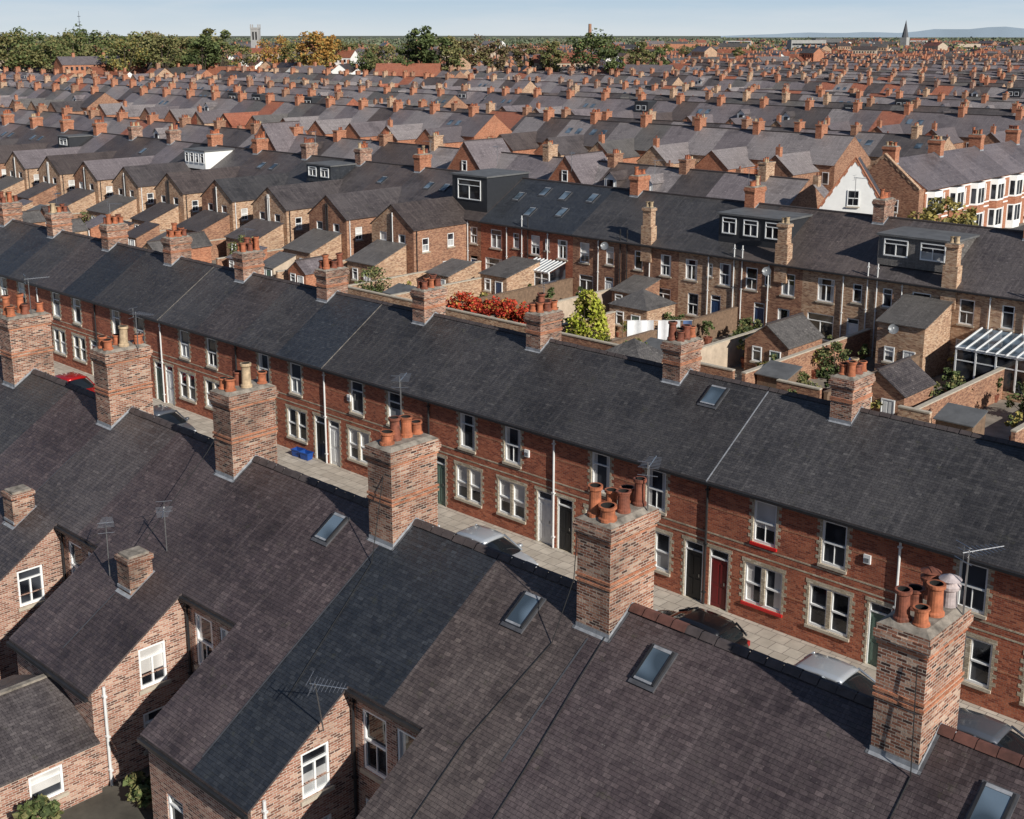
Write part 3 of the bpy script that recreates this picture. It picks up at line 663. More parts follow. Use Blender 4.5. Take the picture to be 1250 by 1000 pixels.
# ------------------------------------------------------------------ other rows
a0=math.radians(133.5); Fx,Fy=math.cos(a0),math.sin(a0); Rx,Ry=math.sin(a0),-math.cos(a0); p0=math.atan(358/1500)
def proj(X,Y,Z=0):
    hF=Fx*X+Fy*Y; hR=Rx*X+Ry*Y; D=hF*math.cos(p0)+(CAMH-Z)*math.sin(p0); U=hF*math.sin(p0)-(CAMH-Z)*math.cos(p0)
    return 625+1500*hR/D,400-1500*U/D,hF
def farhouse(W,Rf,Ch,typ,w,brick,slate,dorm,rnd,stk=True,end=False):
    hd=4.5 if typ!='front' else 4.3; ez=5.7; zr=ez+.66*hd; ow=2.5;oe=4.9;oz=6.9
    W.face([(0,0,0),(w,0,0),(w,0,ez),(0,0,ez)],brick); W.face([(w,2*hd,0),(0,2*hd,0),(0,2*hd,ez),(w,2*hd,ez)],brick)
    def plate(x,z,ww,hh,y=0,wm='white'):
        W.box(x-ww/2,x+ww/2,y-.05,y-.003,z,z+hh,wm,False); W.face([(x-ww/2+.09,y-.056,z+.09),(x+ww/2-.09,y-.056,z+.09),(x+ww/2-.09,y-.056,z+hh-.09),(x-ww/2+.09,y-.056,z+hh-.09)],'glass')
    zz=lambda y: ez+.66*y+.03
    Rf.face([(0,-.2,zz(-.2)),(w,-.2,zz(-.2)),(w,hd,zz(hd)),(0,hd,zz(hd))],slate); Rf.face([(0,hd,zz(hd)),(w,hd,zz(hd)),(w,2*hd+.2,zz(-.2)),(0,2*hd+.2,zz(-.2))],slate)
    Rf.box(0,w,hd-.12,hd+.12,zr-.02,zr+.1,rnd.choice(['ridge_dark','ridge_dark','ridge_clay']),False)
    if end: W.face([(w,0,0),(w,2*hd,0),(w,2*hd,ez),(w,hd,zr),(w,0,ez)],brick)
    def wing(y0,sgn):
        Y=lambda d:y0+sgn*d
        W.face([(ow,Y(6),0),(ow,Y(0),0),(ow,Y(0),oe),(ow,Y(6),oe)],brick); W.face([(0,Y(6),0),(ow,Y(6),0),(ow,Y(6),oe),(0,Y(6),oz)],brick)
        yi=-(oz-ez)/.66
        Rf.face([(ow+.15,Y(6.15),oe-.07),(ow+.15,Y(0),oe-.07),(0,Y(yi),oz+.03),(0,Y(6.15),oz+.03)],slate)
    if typ=='rear':
        wing(0,-1)
        plate(1.25,3.0,.9,1.4,-6); plate(ow+.95,3.4,.9,1.4)
        W.box(.2,2.3,-8.6,-6.01,0,2.6,brick,False,rnd.choice([slate,'flat_roof',slate]))
    else:
        wing(2*hd,1)
        plate(1.2,3.5,.9,1.5); plate(1.3,.8,1.5,1.5); plate(3.6,.1,.8,2.3,0,'brick_cream')
    if dorm==1:
        x=w*.5
        W.face([(x-.8,.7,zz(.7)),(x+.8,.7,zz(.7)),(x+.8,.7,zz(.7)+1.1),(x,.7,zz(.7)+1.8),(x-.8,.7,zz(.7)+1.1)],'render_white'); plate(x,zz(.7)+.2,1.0,.9,.7)
        for q in(-1,1):
            W.face([(x+q*.8,.7,zz(.7)),(x+q*.8,2.6,zz(2.6)),(x+q*.8,.7,zz(.7)+1.1)],slate)
            Rf.face([(x+q*.95,.5,zz(.7)+1.0),(x+q*.95,2.5,zz(.7)+1.0),(x,3.6,zz(.7)+1.85),(x,.5,zz(.7)+1.85)],slate)
    if dorm==2:
        W.box(w*.15,w*.85,1.3,hd,zz(1.3),zr-.05,rnd.choice(['clad_dark','slate_blue','slate_mauve_sheen']),False,'flat_roof'); plate(w*.35,zz(1.3)+.4,1.0,.9,1.3); plate(w*.65,zz(1.3)+.4,1.0,.9,1.3)
    if dorm==3:
        for q in(.3,.7): Rf.face([(w*q-.45,1.8,zz(1.8)+.06),(w*q+.45,1.8,zz(1.8)+.06),(w*q+.45,2.8,zz(2.8)+.06),(w*q-.45,2.8,zz(2.8)+.06)],'glass_sky')
    if dorm==4:
        x=w*.5; hw=w*.42
        W.face([(x-hw,-.06,0),(x+hw,-.06,0),(x+hw,-.06,ez),(x,-.06,ez+hw*.95),(x-hw,-.06,ez)],brick); plate(x,ez+.1,.8,1.0,-.06); plate(x,3.4,1.1,1.5,-.06)
        for q in(-1,1): Rf.face([(x+q*(hw+.2),-.25,ez-.12),(x+q*(hw+.2),.2,ez+.1),(x,hw*1.5,ez+hw*.95+.06),(x,-.25,ez+hw*.95+.06)],slate)
    if stk:
        bm=rnd.choice(['brick_orange','brick_stack','brick_orange','brick_brown','brick_tan'])
        X=.43; l=.75; th=rnd.uniform(.85,1.3)
        Ch.box(-X,X,hd-l,hd+l,zr-.6,zr+th,bm,False); Ch.box(-X-.07,X+.07,hd-l-.07,hd+l+.07,zr+th,zr+th+.18,bm,True,'cement')
        for k in range(4):
            yy=hd-l+.25+k*(2*l-.5)/3
            for q in(-.2,.2):
                if rnd.random()<.65:
                    hh=rnd.uniform(.25,.45); Ch.lathe([(.13,0),(.11,hh-.05),(.14,hh),(0,hh)],6,rnd.choice(['clay_pot','clay_pot','clay_pot_dark','clay_pot_buff']),(q,yy,zr+th+.18))
        if rnd.random()<.6:
            yc=-5.3 if typ=='rear' else 2*hd+5.3
            Ch.box(-.3,.3,yc-.3,yc+.3,oz-.3,oz+.9,bm,False,'cement'); Ch.lathe([(.12,0),(.1,.3),(0,.3)],6,'clay_pot_dark',(0,yc,oz+.9))
slots=[]
rr=random.Random(5)
rows=[('front',97.5,9.2)]
y=135.5
while y<760:
    rows.append(('rear',y,9.2)); rows.append(('front',y+20.0,9.0)); y+=54 if y<300 else 51
for typ,Y0,per in rows:
    s=-20+rr.uniform(-4,4) if Y0!=97.5 else -63.2
    ng=rr.randint(12,22); c=0; jy=0
    while s>-1100:
        px,py,hF=proj(s,Y0+4,7)
        if -70<px<1330 and hF>0:
            lim=455 if px<830 else (620 if px<1000 else 740)
            ok=hF<lim+rr.uniform(-30,25)
            if Y0<200 and s>-72 and Y0>100: ok=False
            if Y0==97.5 and s>-55: ok=False
            if ok: slots.append((math.hypot(s,Y0),typ,s,Y0+jy,per/2,c//ng))
        c+=1
        if c%ng==0:
            s-=rr.choice([8,10]); jy=rr.uniform(-1.2,1.2) if Y0>100 else 0
        s-=per
slots.sort()
brs=['brick_tan','brick_brown','brick_red','brick_orange','brick_tan','brick_brown','brick_tan']; sls=['slate_mauve_sheen','slate_worn','slate_pale_sheen','slate_mauve_sheen','slate_brown','slate_mauve_sheen','slate_pale_sheen','slate_grey','slate_pale_sheen']
SN.update({'slate_mauve_sheen':'mauve-grey slate','slate_pale_sheen':'sheen-painted pale slate','tile_red':'red tile'})
quota=300-NEAR-12; used=0; FW=MB(); RWN={}
for d,typ,s,Y0,w,grp in slots:
    kk=(round(Y0),grp)
    if kk not in RWN: RWN[kk]=(rr.choice(brs),rr.choice(sls),rr.uniform(.95,1.07))
    for sx in(1,-1):
        br=RWN[kk][0] if rr.random()<.6 else rr.choice(brs); sl='tile_red' if rr.random()<.04 else (RWN[kk][1] if rr.random()<.3 else rr.choice(sls)); v=rr.randint(0,2)
        dm=0; q=rr.random()
        if typ=='front' and Y0<98: dm=1 if q<.5 else 0
        elif q<.10: dm=rr.choice([1,1,2])
        elif q<.2: dm=3
        elif q<.27 and typ=='front': dm=4
        if Y0<98 and s<-90 and dm==1 and q>.15: dm=0
        sz=RWN[kk][2]
        if used<quota:
            used+=1
            key=(typ,w,br,sl,dm,sx,v)
            if ('w',)+key not in CA:
                A=MB(sx);B=MB(sx);C=MB(sx); farhouse(A,B,C,typ,w,br,sl,dm,random.Random(v),sx>0,True)
                CA[('w',)+key]=A.mesh('house_wall'); CA[('r',)+key]=B.mesh('house_roof'); CA[('c',)+key]=C.mesh('house_chimney') if sx>0 else None
            o=thing('terraced_house',(s,Y0,0),'%s terraced house with %s roof%s'%({'brick_tan':'tan brick','brick_brown':'brown brick','brick_red':'red brick','brick_orange':'orange brick','brick_pink':'pinkish brick'}[br],SN[sl],['',' and gabled dormer',' and box dormer',' and skylights',' and front gable'][dm]),'house','terraced houses')
            o.scale=(1,1,sz)
            obj('wall',CA[('w',)+key],o); r=obj('roof',CA[('r',)+key],o)
            if sx>0: obj('chimney',CA[('c',)+key],r)
        else:
            FW.sx=sx; FW.M=Matrix.Translation((s,Y0,0))@Matrix.Diagonal((1,1,sz,1)); farhouse(FW,FW,FW,typ,w,br,sl,dm,rr,sx>0,True)
obj('distant_terraced_houses',FW.mesh('distant_terraced_houses'),None,kind='stuff',label='rows of brick terraced houses with slate roofs and chimneys',category='houses')
# ------------------------------------------------------------------ bay-fronted terrace running away from the viewer
def bayhouse(k):
    w=5.2
    b=MB(); br='brick_orange'; ez=6.3
    b.wall((0,0),(1,0),w,0,ez,[(3.5,4.4,3.9,5.5),(3.5,4.4,.1,2.5)],br)
    b.face([(w,8,0),(0,8,0),(0,8,ez),(w,8,ez)],br)
    b.face([(0,8,0),(0,0,0),(0,0,ez),(0,4,ez+2.7),(0,8,ez)],br); b.face([(w,0,0),(w,8,0),(w,8,ez),(w,4,ez+2.7),(w,0,ez)],br)
    for z in(3.0,3.5,5.8): b.box(0,w,-.03,0,z,z+.16,'render_white')
    for x in(3.3,4.4): b.box(x,x+.2,-.03,0,3.9,5.6,'render_white'); b.box(x,x+.2,-.03,0,.1,2.6,'render_white')
    r=MB(); r.slab([(0,-.25,ez-.1),(w,-.25,ez-.1),(w,4,ez+2.75),(0,4,ez+2.75)],.07,'slate_mauve_sheen'); r.slab([(0,4,ez+2.75),(w,4,ez+2.75),(w,8.2,ez-.1),(0,8.2,ez-.1)],.07,'slate_mauve_sheen')
    y=MB(); P=[(.4,0),(.8,-.7),(2.6,-.7),(3.0,0)]
    for j in range(3):
        a,c=P[j],P[j+1]
        y.face([(a[0],a[1],0),(c[0],c[1],0),(c[0],c[1],6.0),(a[0],a[1],6.0)],'render_white')
        n=Vector((c[1]-a[1],-(c[0]-a[0]),0)).normalized()
        y.face([(a[0]+n.x*.012,a[1]+n.y*.012,2.75),(c[0]+n.x*.012,c[1]+n.y*.012,2.75),(c[0]+n.x*.012,c[1]+n.y*.012,3.6),(a[0]+n.x*.012,a[1]+n.y*.012,3.6)],br)
        for z0,z1 in((.9,2.6),(3.8,5.4)):
            l=lambda q,z:(a[0]+(c[0]-a[0])*q+n.x*.02,a[1]+(c[1]-a[1])*q+n.y*.02,z)
            for u0,u1 in(((.1,.46),(.54,.9)) if j==1 else ((.2,.8),)): y.face([l(u0,z0),l(u1,z0),l(u1,z1),l(u0,z1)],'glass')
    y.face([(p[0],p[1],6.0) for p in P],'lead_dark')
    return b,r,y
b,r,y=bayhouse(0); bm=b.mesh('bay_house_wall'); rm_=r.mesh('bay_house_roof'); ym=y.mesh('bay_window')
for k in range(9):
    o=thing('terraced_house',(-55,118.6+5.2*k,0),'orange brick terraced house with white two-storey bay window','house','terraced houses',math.pi/2)
    obj('wall',bm,o); rf=obj('roof',rm_,o); obj('bay_window',ym,o)
    window(o,3.95,0,3.9,0,.9,1.6,'sash'); door(o,3.95,0,.1,0,'door_blue',.9,2.0)
    if k%2==0: chimney(rf,0,4,.9,1.4,10.4,9.05,.66,'brick_orange',rand_pots(4),False)
def gable(mat,coping,w,z0,zp,slate,depth):
    b=MB(); hw=w/2
    b.face([(-hw,0,0),(hw,0,0),(hw,0,z0),(0,0,zp),(-hw,0,z0)],mat); b.face([(hw,.35,0),(-hw,.35,0),(-hw,.35,z0),(0,.35,zp),(hw,.35,z0)],mat)
    for q in(-1,1):
        b.face([(q*hw,0,0),(q*hw,depth,0),(q*hw,depth,z0),(q*hw,0,z0)],mat)
        n=12
        for k in range(n):
            x0=hw*(1-k/n); x1=hw*(1-(k+1)/n); za=z0+(zp-z0)*k/n; zb=z0+(zp-z0)*(k+1)/n; t_=.34 if k%2 else .16
            b.face([(q*x0,-.04,za-t_),(q*x1,-.04,zb-t_),(q*x1,-.04,zb+.12),(q*x0,-.04,za+.12)],coping)
        b.slab([(q*hw,-.08,z0+.12),(q*hw,.4,z0+.12),(0,.4,zp+.12),(0,-.08,zp+.12)],.1,coping)
    r=MB(); zt=zp-.35
    for q in(-1,1): r.face([(q*hw,.35,z0-.3),(q*hw,depth,z0-.3),(0,depth,zt),(0,.35,zt)],slate)
    return b,r
b,r=gable('render_white','brick_orange',7.0,5.8,11.2,'slate_worn',5)
o=thing('gabled_house',(-51.6,97.3,0),'white rendered house with pointed brick-edged gable','house'); obj('wall',b.mesh('gable_wall'),o); obj('roof',r.mesh('gable_roof'),o)
o.rotation_euler=(0,0,math.radians(24))
for x,z in((-1.5,4.0),(1.5,4.0),(0,7.0)): window(o,x,-.13,z,0,1.0,1.4,'sash')
b,r=gable('brick_brown','brick_tan',8.0,6.3,9.6,'slate_mauve_sheen',3)
o=thing('gabled_house',(-59.1,117.5,0),'brown brick house with broad plain gable','house'); obj('wall',b.mesh('gable_wall_brown'),o); obj('roof',r.mesh('gable_roof_brown'),o)
for x,z in((-1.4,3.8),(1.4,3.8)): window(o,x,-.13,z,0,.9,1.3,'sash')
# ------------------------------------------------------------------ yards between rows B and C
def outb(loc,w,d,ez,zr,brick,slate,rz=0,axis='y',label=None,win=True,name='brick_outbuilding',cat='outbuilding',grp='brick outbuildings'):
    b=MB(); x=w/2
    b.wall((-x,0),(1,0),w,0,ez,[],brick); b.wall((x,0),(0,1),d,0,ez,[],brick); b.face([(-x,d,0),(-x,0,0),(-x,0,ez),(-x,d,ez)],brick); b.face([(x,d,0),(-x,d,0),(-x,d,ez),(x,d,ez)],brick)
    r=MB()
    if axis=='y':
        for y in(0,d): b.face([(-x,y,ez),(x,y,ez),(0,y,zr)],brick)
        r.slab([(x+.12,-.12,ez-.05),(x+.12,d+.12,ez-.05),(0,d+.12,zr+.05),(0,-.12,zr+.05)],.06,slate); r.slab([(0,-.12,zr+.05),(0,d+.12,zr+.05),(-x-.12,d+.12,ez-.05),(-x-.12,-.12,ez-.05)],.06,slate); r.box(-.08,.08,-.12,d+.12,zr+.05,zr+.12,'ridge_dark')
    elif axis=='hip':
        q=min(w,d)/2
        A=[(-x-.12,-.12,ez),(x+.12,-.12,ez),(x+.12,d+.12,ez),(-x-.12,d+.12,ez)]; P=(0,q,zr);Q=(0,d-q,zr)
        if d-q<=q: P=Q=(0,d/2,zr)
        r.face([A[0],A[1],P],slate); r.face([A[2],A[3],Q],slate)
        r.face([A[1],A[2],Q,P] if P!=Q else [A[1],A[2],P],slate); r.face([A[3],A[0],P,Q] if P!=Q else [A[3],A[0],P],slate)
    else:
        b.face([(x,0,ez),(x,d,ez),(x,d,zr)],brick); b.face([(-x,0,ez),(-x,d,zr),(-x,d,ez)],brick); b.face([(-x,d,ez),(x,d,ez),(x,d,zr),(-x,d,zr)],brick)
        r.slab([(-x-.1,-.15,ez-.03),(x+.1,-.15,ez-.03),(x+.1,d,zr+.05),(-x-.1,d,zr+.05)],.06,slate)
    o=thing(name,loc,label or 'small brick outbuilding with slate roof in a back yard',cat,grp,rz)
    obj('wall',b.mesh('outbuilding_wall'),o); obj('roof',r.mesh('outbuilding_roof'),o)
    if win is True:
        window(o,-w*.2,-.13,1.0,0,.7,1.0,'plain'); door(o,w*.22,-.13,0.02,0,R.choice(['door_white','door_green','door_blue']),.8,1.9,False)
    elif win=='house':
        for q in(-.25,.25): window(o,w*q,-.13,3.4,0,.95,1.4,'sash'); window(o,w*q,-.13,.8,0,.95,1.4,'sash')
        window(o,0,-.13,6.5,0,.8,1.2,'plain')
    return o
for X,Y,wd,zp in((-99.5,97.1,6.5,9.8),(-84.5,97.1,5.5,9.2),(-138,97.1,7,9.9)):
    outb((X,Y,0),wd,6,6.0,zp,'brick_orange','slate_mauve_sheen',label='orange brick house with tall gable facing the street',win='house',name='gabled_house',cat='house',grp='gabled brick houses')
outb((-40.6,66.4,0),3.2,4.2,2.3,3.5,'brick_brown','slate_grey')
outb((-53.4,68.4,0),3.4,3.4,2.4,3.5,'brick_tan','slate_grey',axis='hip',label='brick outbuilding with hipped slate roof')
outb((-44.6,56.2,0),3.8,3.2,2.3,3.5,'brick_tan','slate_grey',axis='hip',label='brick outbuilding with hipped slate roof',win=False)
outb((-30.4,61.5,0),3.2,3.6,2.3,3.4,'brick_brown','slate_worn')
outb((-34.4,72.2,0),3.2,3.75,3.6,4.7,'brick_tan','slate_grey',axis='m',label='brick rear wing with lean-to slate roof')
outb((-69,70.5,0),3.0,4,2.4,3.2,'brick_tan','slate_grey',axis='m')
outb((-73,68,0),2.6,3,2.3,3.0,'brick_tan','slate_grey',axis='m')
outb((-57.4,73.0,0),2.4,2.9,2.3,3.0,'brick_brown','slate_grey',axis='m')
for x,y in((-46,61.2),(-37.2,61.6),(-71.5,61.8),(-25.5,60.5)):
    outb((x,y,0),2.0,1.6,1.8,2.2,'timber','flat_roof',axis='m',label='small timber garden shed',win=False,name='garden_shed',cat='shed',grp='garden sheds')
rq=random.Random(3)
k=-80.4
while k>-170:
    outb((k,66.0,0),rq.uniform(3.4,4.6),3.55,2.6,3.9,rq.choice(['brick_tan','brick_brown','brick_tan']),rq.choice(['slate_grey','slate_worn','slate_mauve_sheen']),axis='m',label='single-storey brick back extension with lean-to slate roof')
    outb((k-2.2,60.9,0),2.4,2.6,2.2,rq.uniform(2.9,3.4),rq.choice(['brick_tan','brick_brown','brick_orange']),rq.choice(['slate_grey','slate_mauve_sheen','slate_brown']),axis=rq.choice(['y','m']))
    if rq.random()<.6: outb((k+2.4,60.9,0),2.2,2.4,2.1,2.9,rq.choice(['brick_tan','render_cream','timber','brick_brown']),rq.choice(['slate_grey','flat_roof','slate_brown']),axis='m',label='low lean-to outbuilding in a back yard')
    if rq.random()<.6: outb((k-1,57.0,0),2.8,2.8,2.3,3.2,rq.choice(['brick_brown','brick_tan']),'slate_grey',axis=rq.choice(['y','m']),win=False)
    k-=9
def ywall(p,q,h,mat='brick_brown',name='yard_wall',label='brick yard wall with stone coping'):
    b=MB(); l=(Vector(q)-Vector(p)).length; b.box(0,l,-.11,.11,0,h,mat); b.box(0,l,-.15,.15,h,h+.08,'stone' if mat!='timber' else 'timber')
    thing(name,(p[0],p[1],0),label,'wall' if name=='yard_wall' else 'fence','yard walls' if name=='yard_wall' else 'yard fences',math.atan2(q[1]-p[1],q[0]-p[0]),b.mesh(name))
for k,x in enumerate([-22.4,-27.75,-33.0,-38.45,-43.8,-49.1,-54.5,-59.8,-65.2,-70.5,-75.9]):
    y1=68.2 if x==-54.5 else (72 if x==-33.0 else 75.9)
    if k%3==2: ywall((x,60.5),(x,y1),1.8,'timber','yard_fence','weathered timber panel fence')
    else: ywall((x,60.5),(x,y1),1.9,R.choice(['brick_brown','brick_tan','brick_brown','render_cream']))
for x0,x1 in((-76,-66),(-65,-55.5),(-54,-47.2),(-45,-39),(-36,-33.2),(-28.5,-26.7)): ywall((x0,60.3),(x1,60.3),2.0,R.choice(['brick_tan','brick_brown','brick_tan']))
x=-84.9
while x>-170: ywall((x,60.5),(x,75.9),1.9,R.choice(['brick_brown','brick_tan'])); x-=9
def conserv(loc,w,d,h,label):
    b=MB(); 
    for i in range(5):
        x=-w/2+w*i/4; b.box(x-.05,x+.05,0,.1,0,h,'white')
    b.box(-w/2,w/2,-.02,.12,h,h+.15,'white'); b.box(-w/2,w/2,-.01,.11,0,.5,'brick_tan'); b.box(-w/2+.05,w/2-.05,.02,.09,1.9,1.97,'white')
    n=9
    for i in range(n):
        x=-w/2+w*i/(n-1)
        b.slab([(x-.04,-.1,h+.17),(x+.04,-.1,h+.17),(x+.04,d,h+.75),(x-.04,d,h+.75)],.07,'white')
    g=MB(); g.face([(-w/2+.05,.05,.5),(w/2-.05,.05,.5),(w/2-.05,.05,h),(-w/2+.05,.05,h)],'glass'); g.face([(w/2,.1,.3),(w/2,d,.3),(w/2,d,h+.6),(w/2,.1,h)],'glass'); g.face([(-w/2,-.05,h+.1),(w/2,-.05,h+.1),(w/2,d,h+.68),(-w/2,d,h+.68)],'glass_sky')
    o=thing('conservatory',loc,label,'conservatory','conservatories'); obj('frame',b.mesh('conservatory_frame'),o); obj('glazing',g.mesh('conservatory_glazing'),o)
conserv((-28.2,72.2,0),5,3.7,2.6,'white framed lean-to conservatory with ribbed glass roof'); conserv((-67.5,73.8,0),3.2,2.1,2.4,'white framed garden room extension with ribbed roof'); conserv((-111.8,71,0),2.6,4.5,2.5,'white framed conservatory in a back yard'); conserv((-138.8,71,0),2.6,4.5,2.6,'white framed conservatory in a back yard')
b=MB(); b.tube((-2.4,0,0),(-2.4,0,2.6),.04,'timber'); b.tube((2.4,0,0),(2.4,0,2.6),.04,'timber'); b.tube((-2.4,0,2.55),(2.4,0,2.55),.012,'cloth_white',4)
o=thing('washing_line',(-48.9,66.0,0),'washing line with white sheets hung to dry','washing line'); o.rotation_euler=(0,0,.75); obj('line',b.mesh('washing_line'),o)
for x,w_,h_,mt in((-1.2,1.8,1.7,'cloth_white'),(.75,1.5,1.5,'cloth_white'),(2.0,.6,.8,'cloth_blue')):
    b=MB(); n=10
    for i in range(n):
        a=x-w_/2+w_*i/n; c=x-w_/2+w_*(i+1)/n; f=lambda q:.09*math.sin(q*7); b.face([(a,f(a)*1.5,2.53-h_+.08*math.sin(a*3)),(c,f(c)*1.5,2.53-h_+.08*math.sin(c*3)),(c,f(c)*.3,2.53),(a,f(a)*.3,2.53)],mt)
    obj('hanging_sheet',b.mesh('hanging_sheet',True),o)
# ------------------------------------------------------------------ trees
def leafball(b,c,r,n,size,mats,rnd,flat=.8):
    for _ in range(n):
        v=Vector((rnd.gauss(0,1),rnd.gauss(0,1),rnd.gauss(0,1))); v=v.normalized()*r*(rnd.random()**.4); v.z*=flat
        p=Vector(c)+v; u=Vector((rnd.gauss(0,1),rnd.gauss(0,1),rnd.gauss(0,.6))).normalized(); w=u.cross(Vector((rnd.gauss(0,1),rnd.gauss(0,1),rnd.gauss(0,1)))).normalized(); s=size*rnd.uniform(.6,1.2)
        b.face([p-u*s,p+w*s*.7,p+u*s,p-w*s*.7],rnd.choice(mats))
def treemesh(seed,h,cr,mats,nclump=26,nleaf=44,size=.5,cone=False,th=None):
    rnd=random.Random(seed); t=MB(); c=MB(); th=th if th is not None else h*.3
    t.tube((0,0,0),(0,0,th),(h*.022,h*.016),'bark',8); ctr=Vector((0,0,th+(h-th)*.5)); hz=(h-th)*.52
    for k in range(7):
        a=rnd.uniform(0,6.28); q=Vector((math.cos(a)*cr*.6,math.sin(a)*cr*.6,th+(h-th)*rnd.uniform(.25,.7))); t.tube((0,0,th*.85),q,(h*.01,h*.003),'bark',5)
    t.tube((0,0,th),(rnd.uniform(-.3,.3),0,h*.8),(h*.015,h*.004),'bark',6)
    for k in range(nclump):
        mm=[rnd.choice(mats)]*2+mats
        if cone:
            z=rnd.random(); rad=cr*math.sqrt(max(0,1-(z*1.02)**2.2))*.8; a=rnd.uniform(0,6.28); p=Vector((math.cos(a)*rad*.75,math.sin(a)*rad*.75,th+(h-th)*z*.9)); leafball(c,p,cr*.3*(1.25-.6*z),nleaf,size,mm,rnd,1.2)
        else:
            v=Vector((rnd.gauss(0,1),rnd.gauss(0,1),rnd.gauss(0,1))).normalized()*(rnd.uniform(.45,1)); sq=.75+.25*math.cos(v.z*1.5)
            p=ctr+Vector((v.x*cr*.9*sq,v.y*cr*.9*sq,v.z*hz*.86)); leafball(c,p,cr*rnd.uniform(.2,.36),nleaf,size,mm,rnd)
    return t.mesh('tree_trunk'),c.mesh('tree_crown')
TV={'green':(['leaf_dark','leaf_green','leaf_green'],'dark green'),'olive':(['leaf_green','leaf_olive','leaf_olive'],'olive green'),'yellow':(['leaf_olive','leaf_yellow','leaf_green'],'yellowing'),'orange':(['leaf_orange','leaf_orange','leaf_yellow'],'orange autumn'),'brown':(['leaf_brown','leaf_olive','leaf_brown'],'brown autumn')}
TM={}
for i,(k,(ms,nm)) in enumerate(TV.items()):
    for v in range(3): TM[(k,v)]=treemesh(i*10+v,20,[5.5,7,8][v],ms,[30,34,26][v],64,.46)
def polar(px,hF):
    hR=(px-625)/1542*hF; return Fx*hF+Rx*hR,Fy*hF+Ry*hR
rt=random.Random(9)
def tree(px,hF,h,kind,wide=1.0):
    X,Y=polar(px,hF); t,c=TM[(kind,rt.randint(0,2))]; sc=h/20.
    o=thing('tree',(X,Y,0),'tall %s broadleaf tree beyond the rooftops'%TV[kind][1],'tree','trees beyond the rooftops',rt.uniform(0,6))
    o.scale=(sc*wide,sc*wide,sc); obj('trunk',t,o); obj('crown',c,o)
for px,hF,h,k,w_ in [(8,480,24,'olive',1.2),(32,500,25,'green',1.1),(60,490,21,'olive',1.2),(88,520,24,'olive',1.1),(104,530,26,'green',1),(128,500,23,'olive',1.2),(150,480,22,'yellow',1.1),(172,500,24,'olive',1.2),(196,490,23,'olive',1.2),(220,520,22,'olive',1.2),(246,470,23,'green',1.3),(264,480,25,'olive',1.3),(288,500,19,'yellow',1.1),(335,560,22,'orange',1.0),(356,540,20,'yellow',1),(384,500,24,'orange',1.2),(400,520,23,'orange',1),(418,540,20,'olive',1.1),(446,500,17,'green',1.1),(470,480,19,'olive',1.1),(497,450,21,'green',1.1),(520,450,26,'green',1.2),(545,460,22,'olive',1.2),(572,480,22,'brown',1.2),(606,480,20,'brown',1.2),(640,500,19,'brown',1.2),(672,490,20,'olive',1.1),(722,470,24,'green',1.25),(748,480,19,'green',1.1),(780,500,20,'olive',1.1),(805,520,18,'green',1.0),(20,540,22,'yellow',1.2),(140,560,23,'green',1.2),(235,560,22,'olive',1.2),(185,560,24,'brown',1),(75,560,23,'green',1.2),(50,530,23,'olive',1.1)]:
    tree(px,hF,h,k,w_)
for k in range(70):
    px=rt.uniform(-30,1290); hF=rt.uniform(600,1500) if px<820 else rt.uniform(760,1800)
    tree(px,hF,rt.uniform(10,16),rt.choice(['green','olive','olive','brown','yellow','olive']),rt.uniform(1,1.5))
def plant(name,loc,h,r,mats,label,cat,seed,cone=False,size=.1,n=26,nl=60,th=None):
    t,c=treemesh(seed,h,r,mats,n,nl,size,cone,th)
    o=thing(name,loc,label,cat); obj('trunk',t,o); obj('crown',c,o)
plant('conifer_tree',(-52.3,62.6,0),4.9,1.8,['leaf_bright','leaf_bright','leaf_bright','leaf_yellow'],'bright yellow-green rounded conifer in a back yard','tree',71,True,.13,80,80,.1)
for i,(x,y) in enumerate([(-63.4,61.9),(-61.4,62.2),(-59.4,62.0),(-57.9,62.6)]):
    plant('shrub',(x,y,0),3.1-.2*(i%2),1.7,['leaf_red','leaf_red','leaf_red','leaf_orange'],'red autumn climbing shrub over a yard wall','shrub',72+i*3,False,.12,34,80,.5)
for i,(x,y,h,r) in enumerate([(-47.2,61.9,2.4,1.4),(-44.5,70,2.2,1.2),(-36,63.5,2,1.2),(-34.5,58.5,2.2,1.5),(-75,63,3.6,1.8),(-93.5,63,3.8,1.8),(-120.5,62,4,2.0),(-147.5,62,4.5,2.2),(-29.6,12.4,1.3,.7),(-28.9,15.2,1.1,.6),(-50.9,70,2.2,1.2),(-42.6,71.5,2.4,1.2),(-55.8,62,2.6,1.2),(-28.8,67.5,2.2,1.2),(-25,69,2.4,1.3),(-31.6,67,1.8,.9),(-37,69,2.6,1.3),(-46.5,73.5,2.0,1.1)]):
    plant('shrub',(x,y,0),h,r,['leaf_green','leaf_olive','leaf_dark'],'leafy green shrub in a back yard','shrub',80+i,False,.11,20,50,.3)
plant('tree',(-47.5,107,0),7.5,3.0,['leaf_yellow','leaf_olive','leaf_yellow'],'small yellow-leaved street tree beside a terrace','tree',99,False,.22,30,60)
PP=[treemesh(200+i,.9,.38,ms,10,26,.06,False,.1)[1] for i,ms in enumerate([['leaf_green','leaf_dark'],['leaf_olive','leaf_green'],['leaf_green','leaf_yellow']])]
pb=MB(); pb.lathe([(.14,0),(.2,.3),(.2,.34),(.15,.34),(.13,.3),(0,.3)],10,'clay_pot_dark'); pbm=pb.mesh('plant_pot')
rp_=random.Random(31)
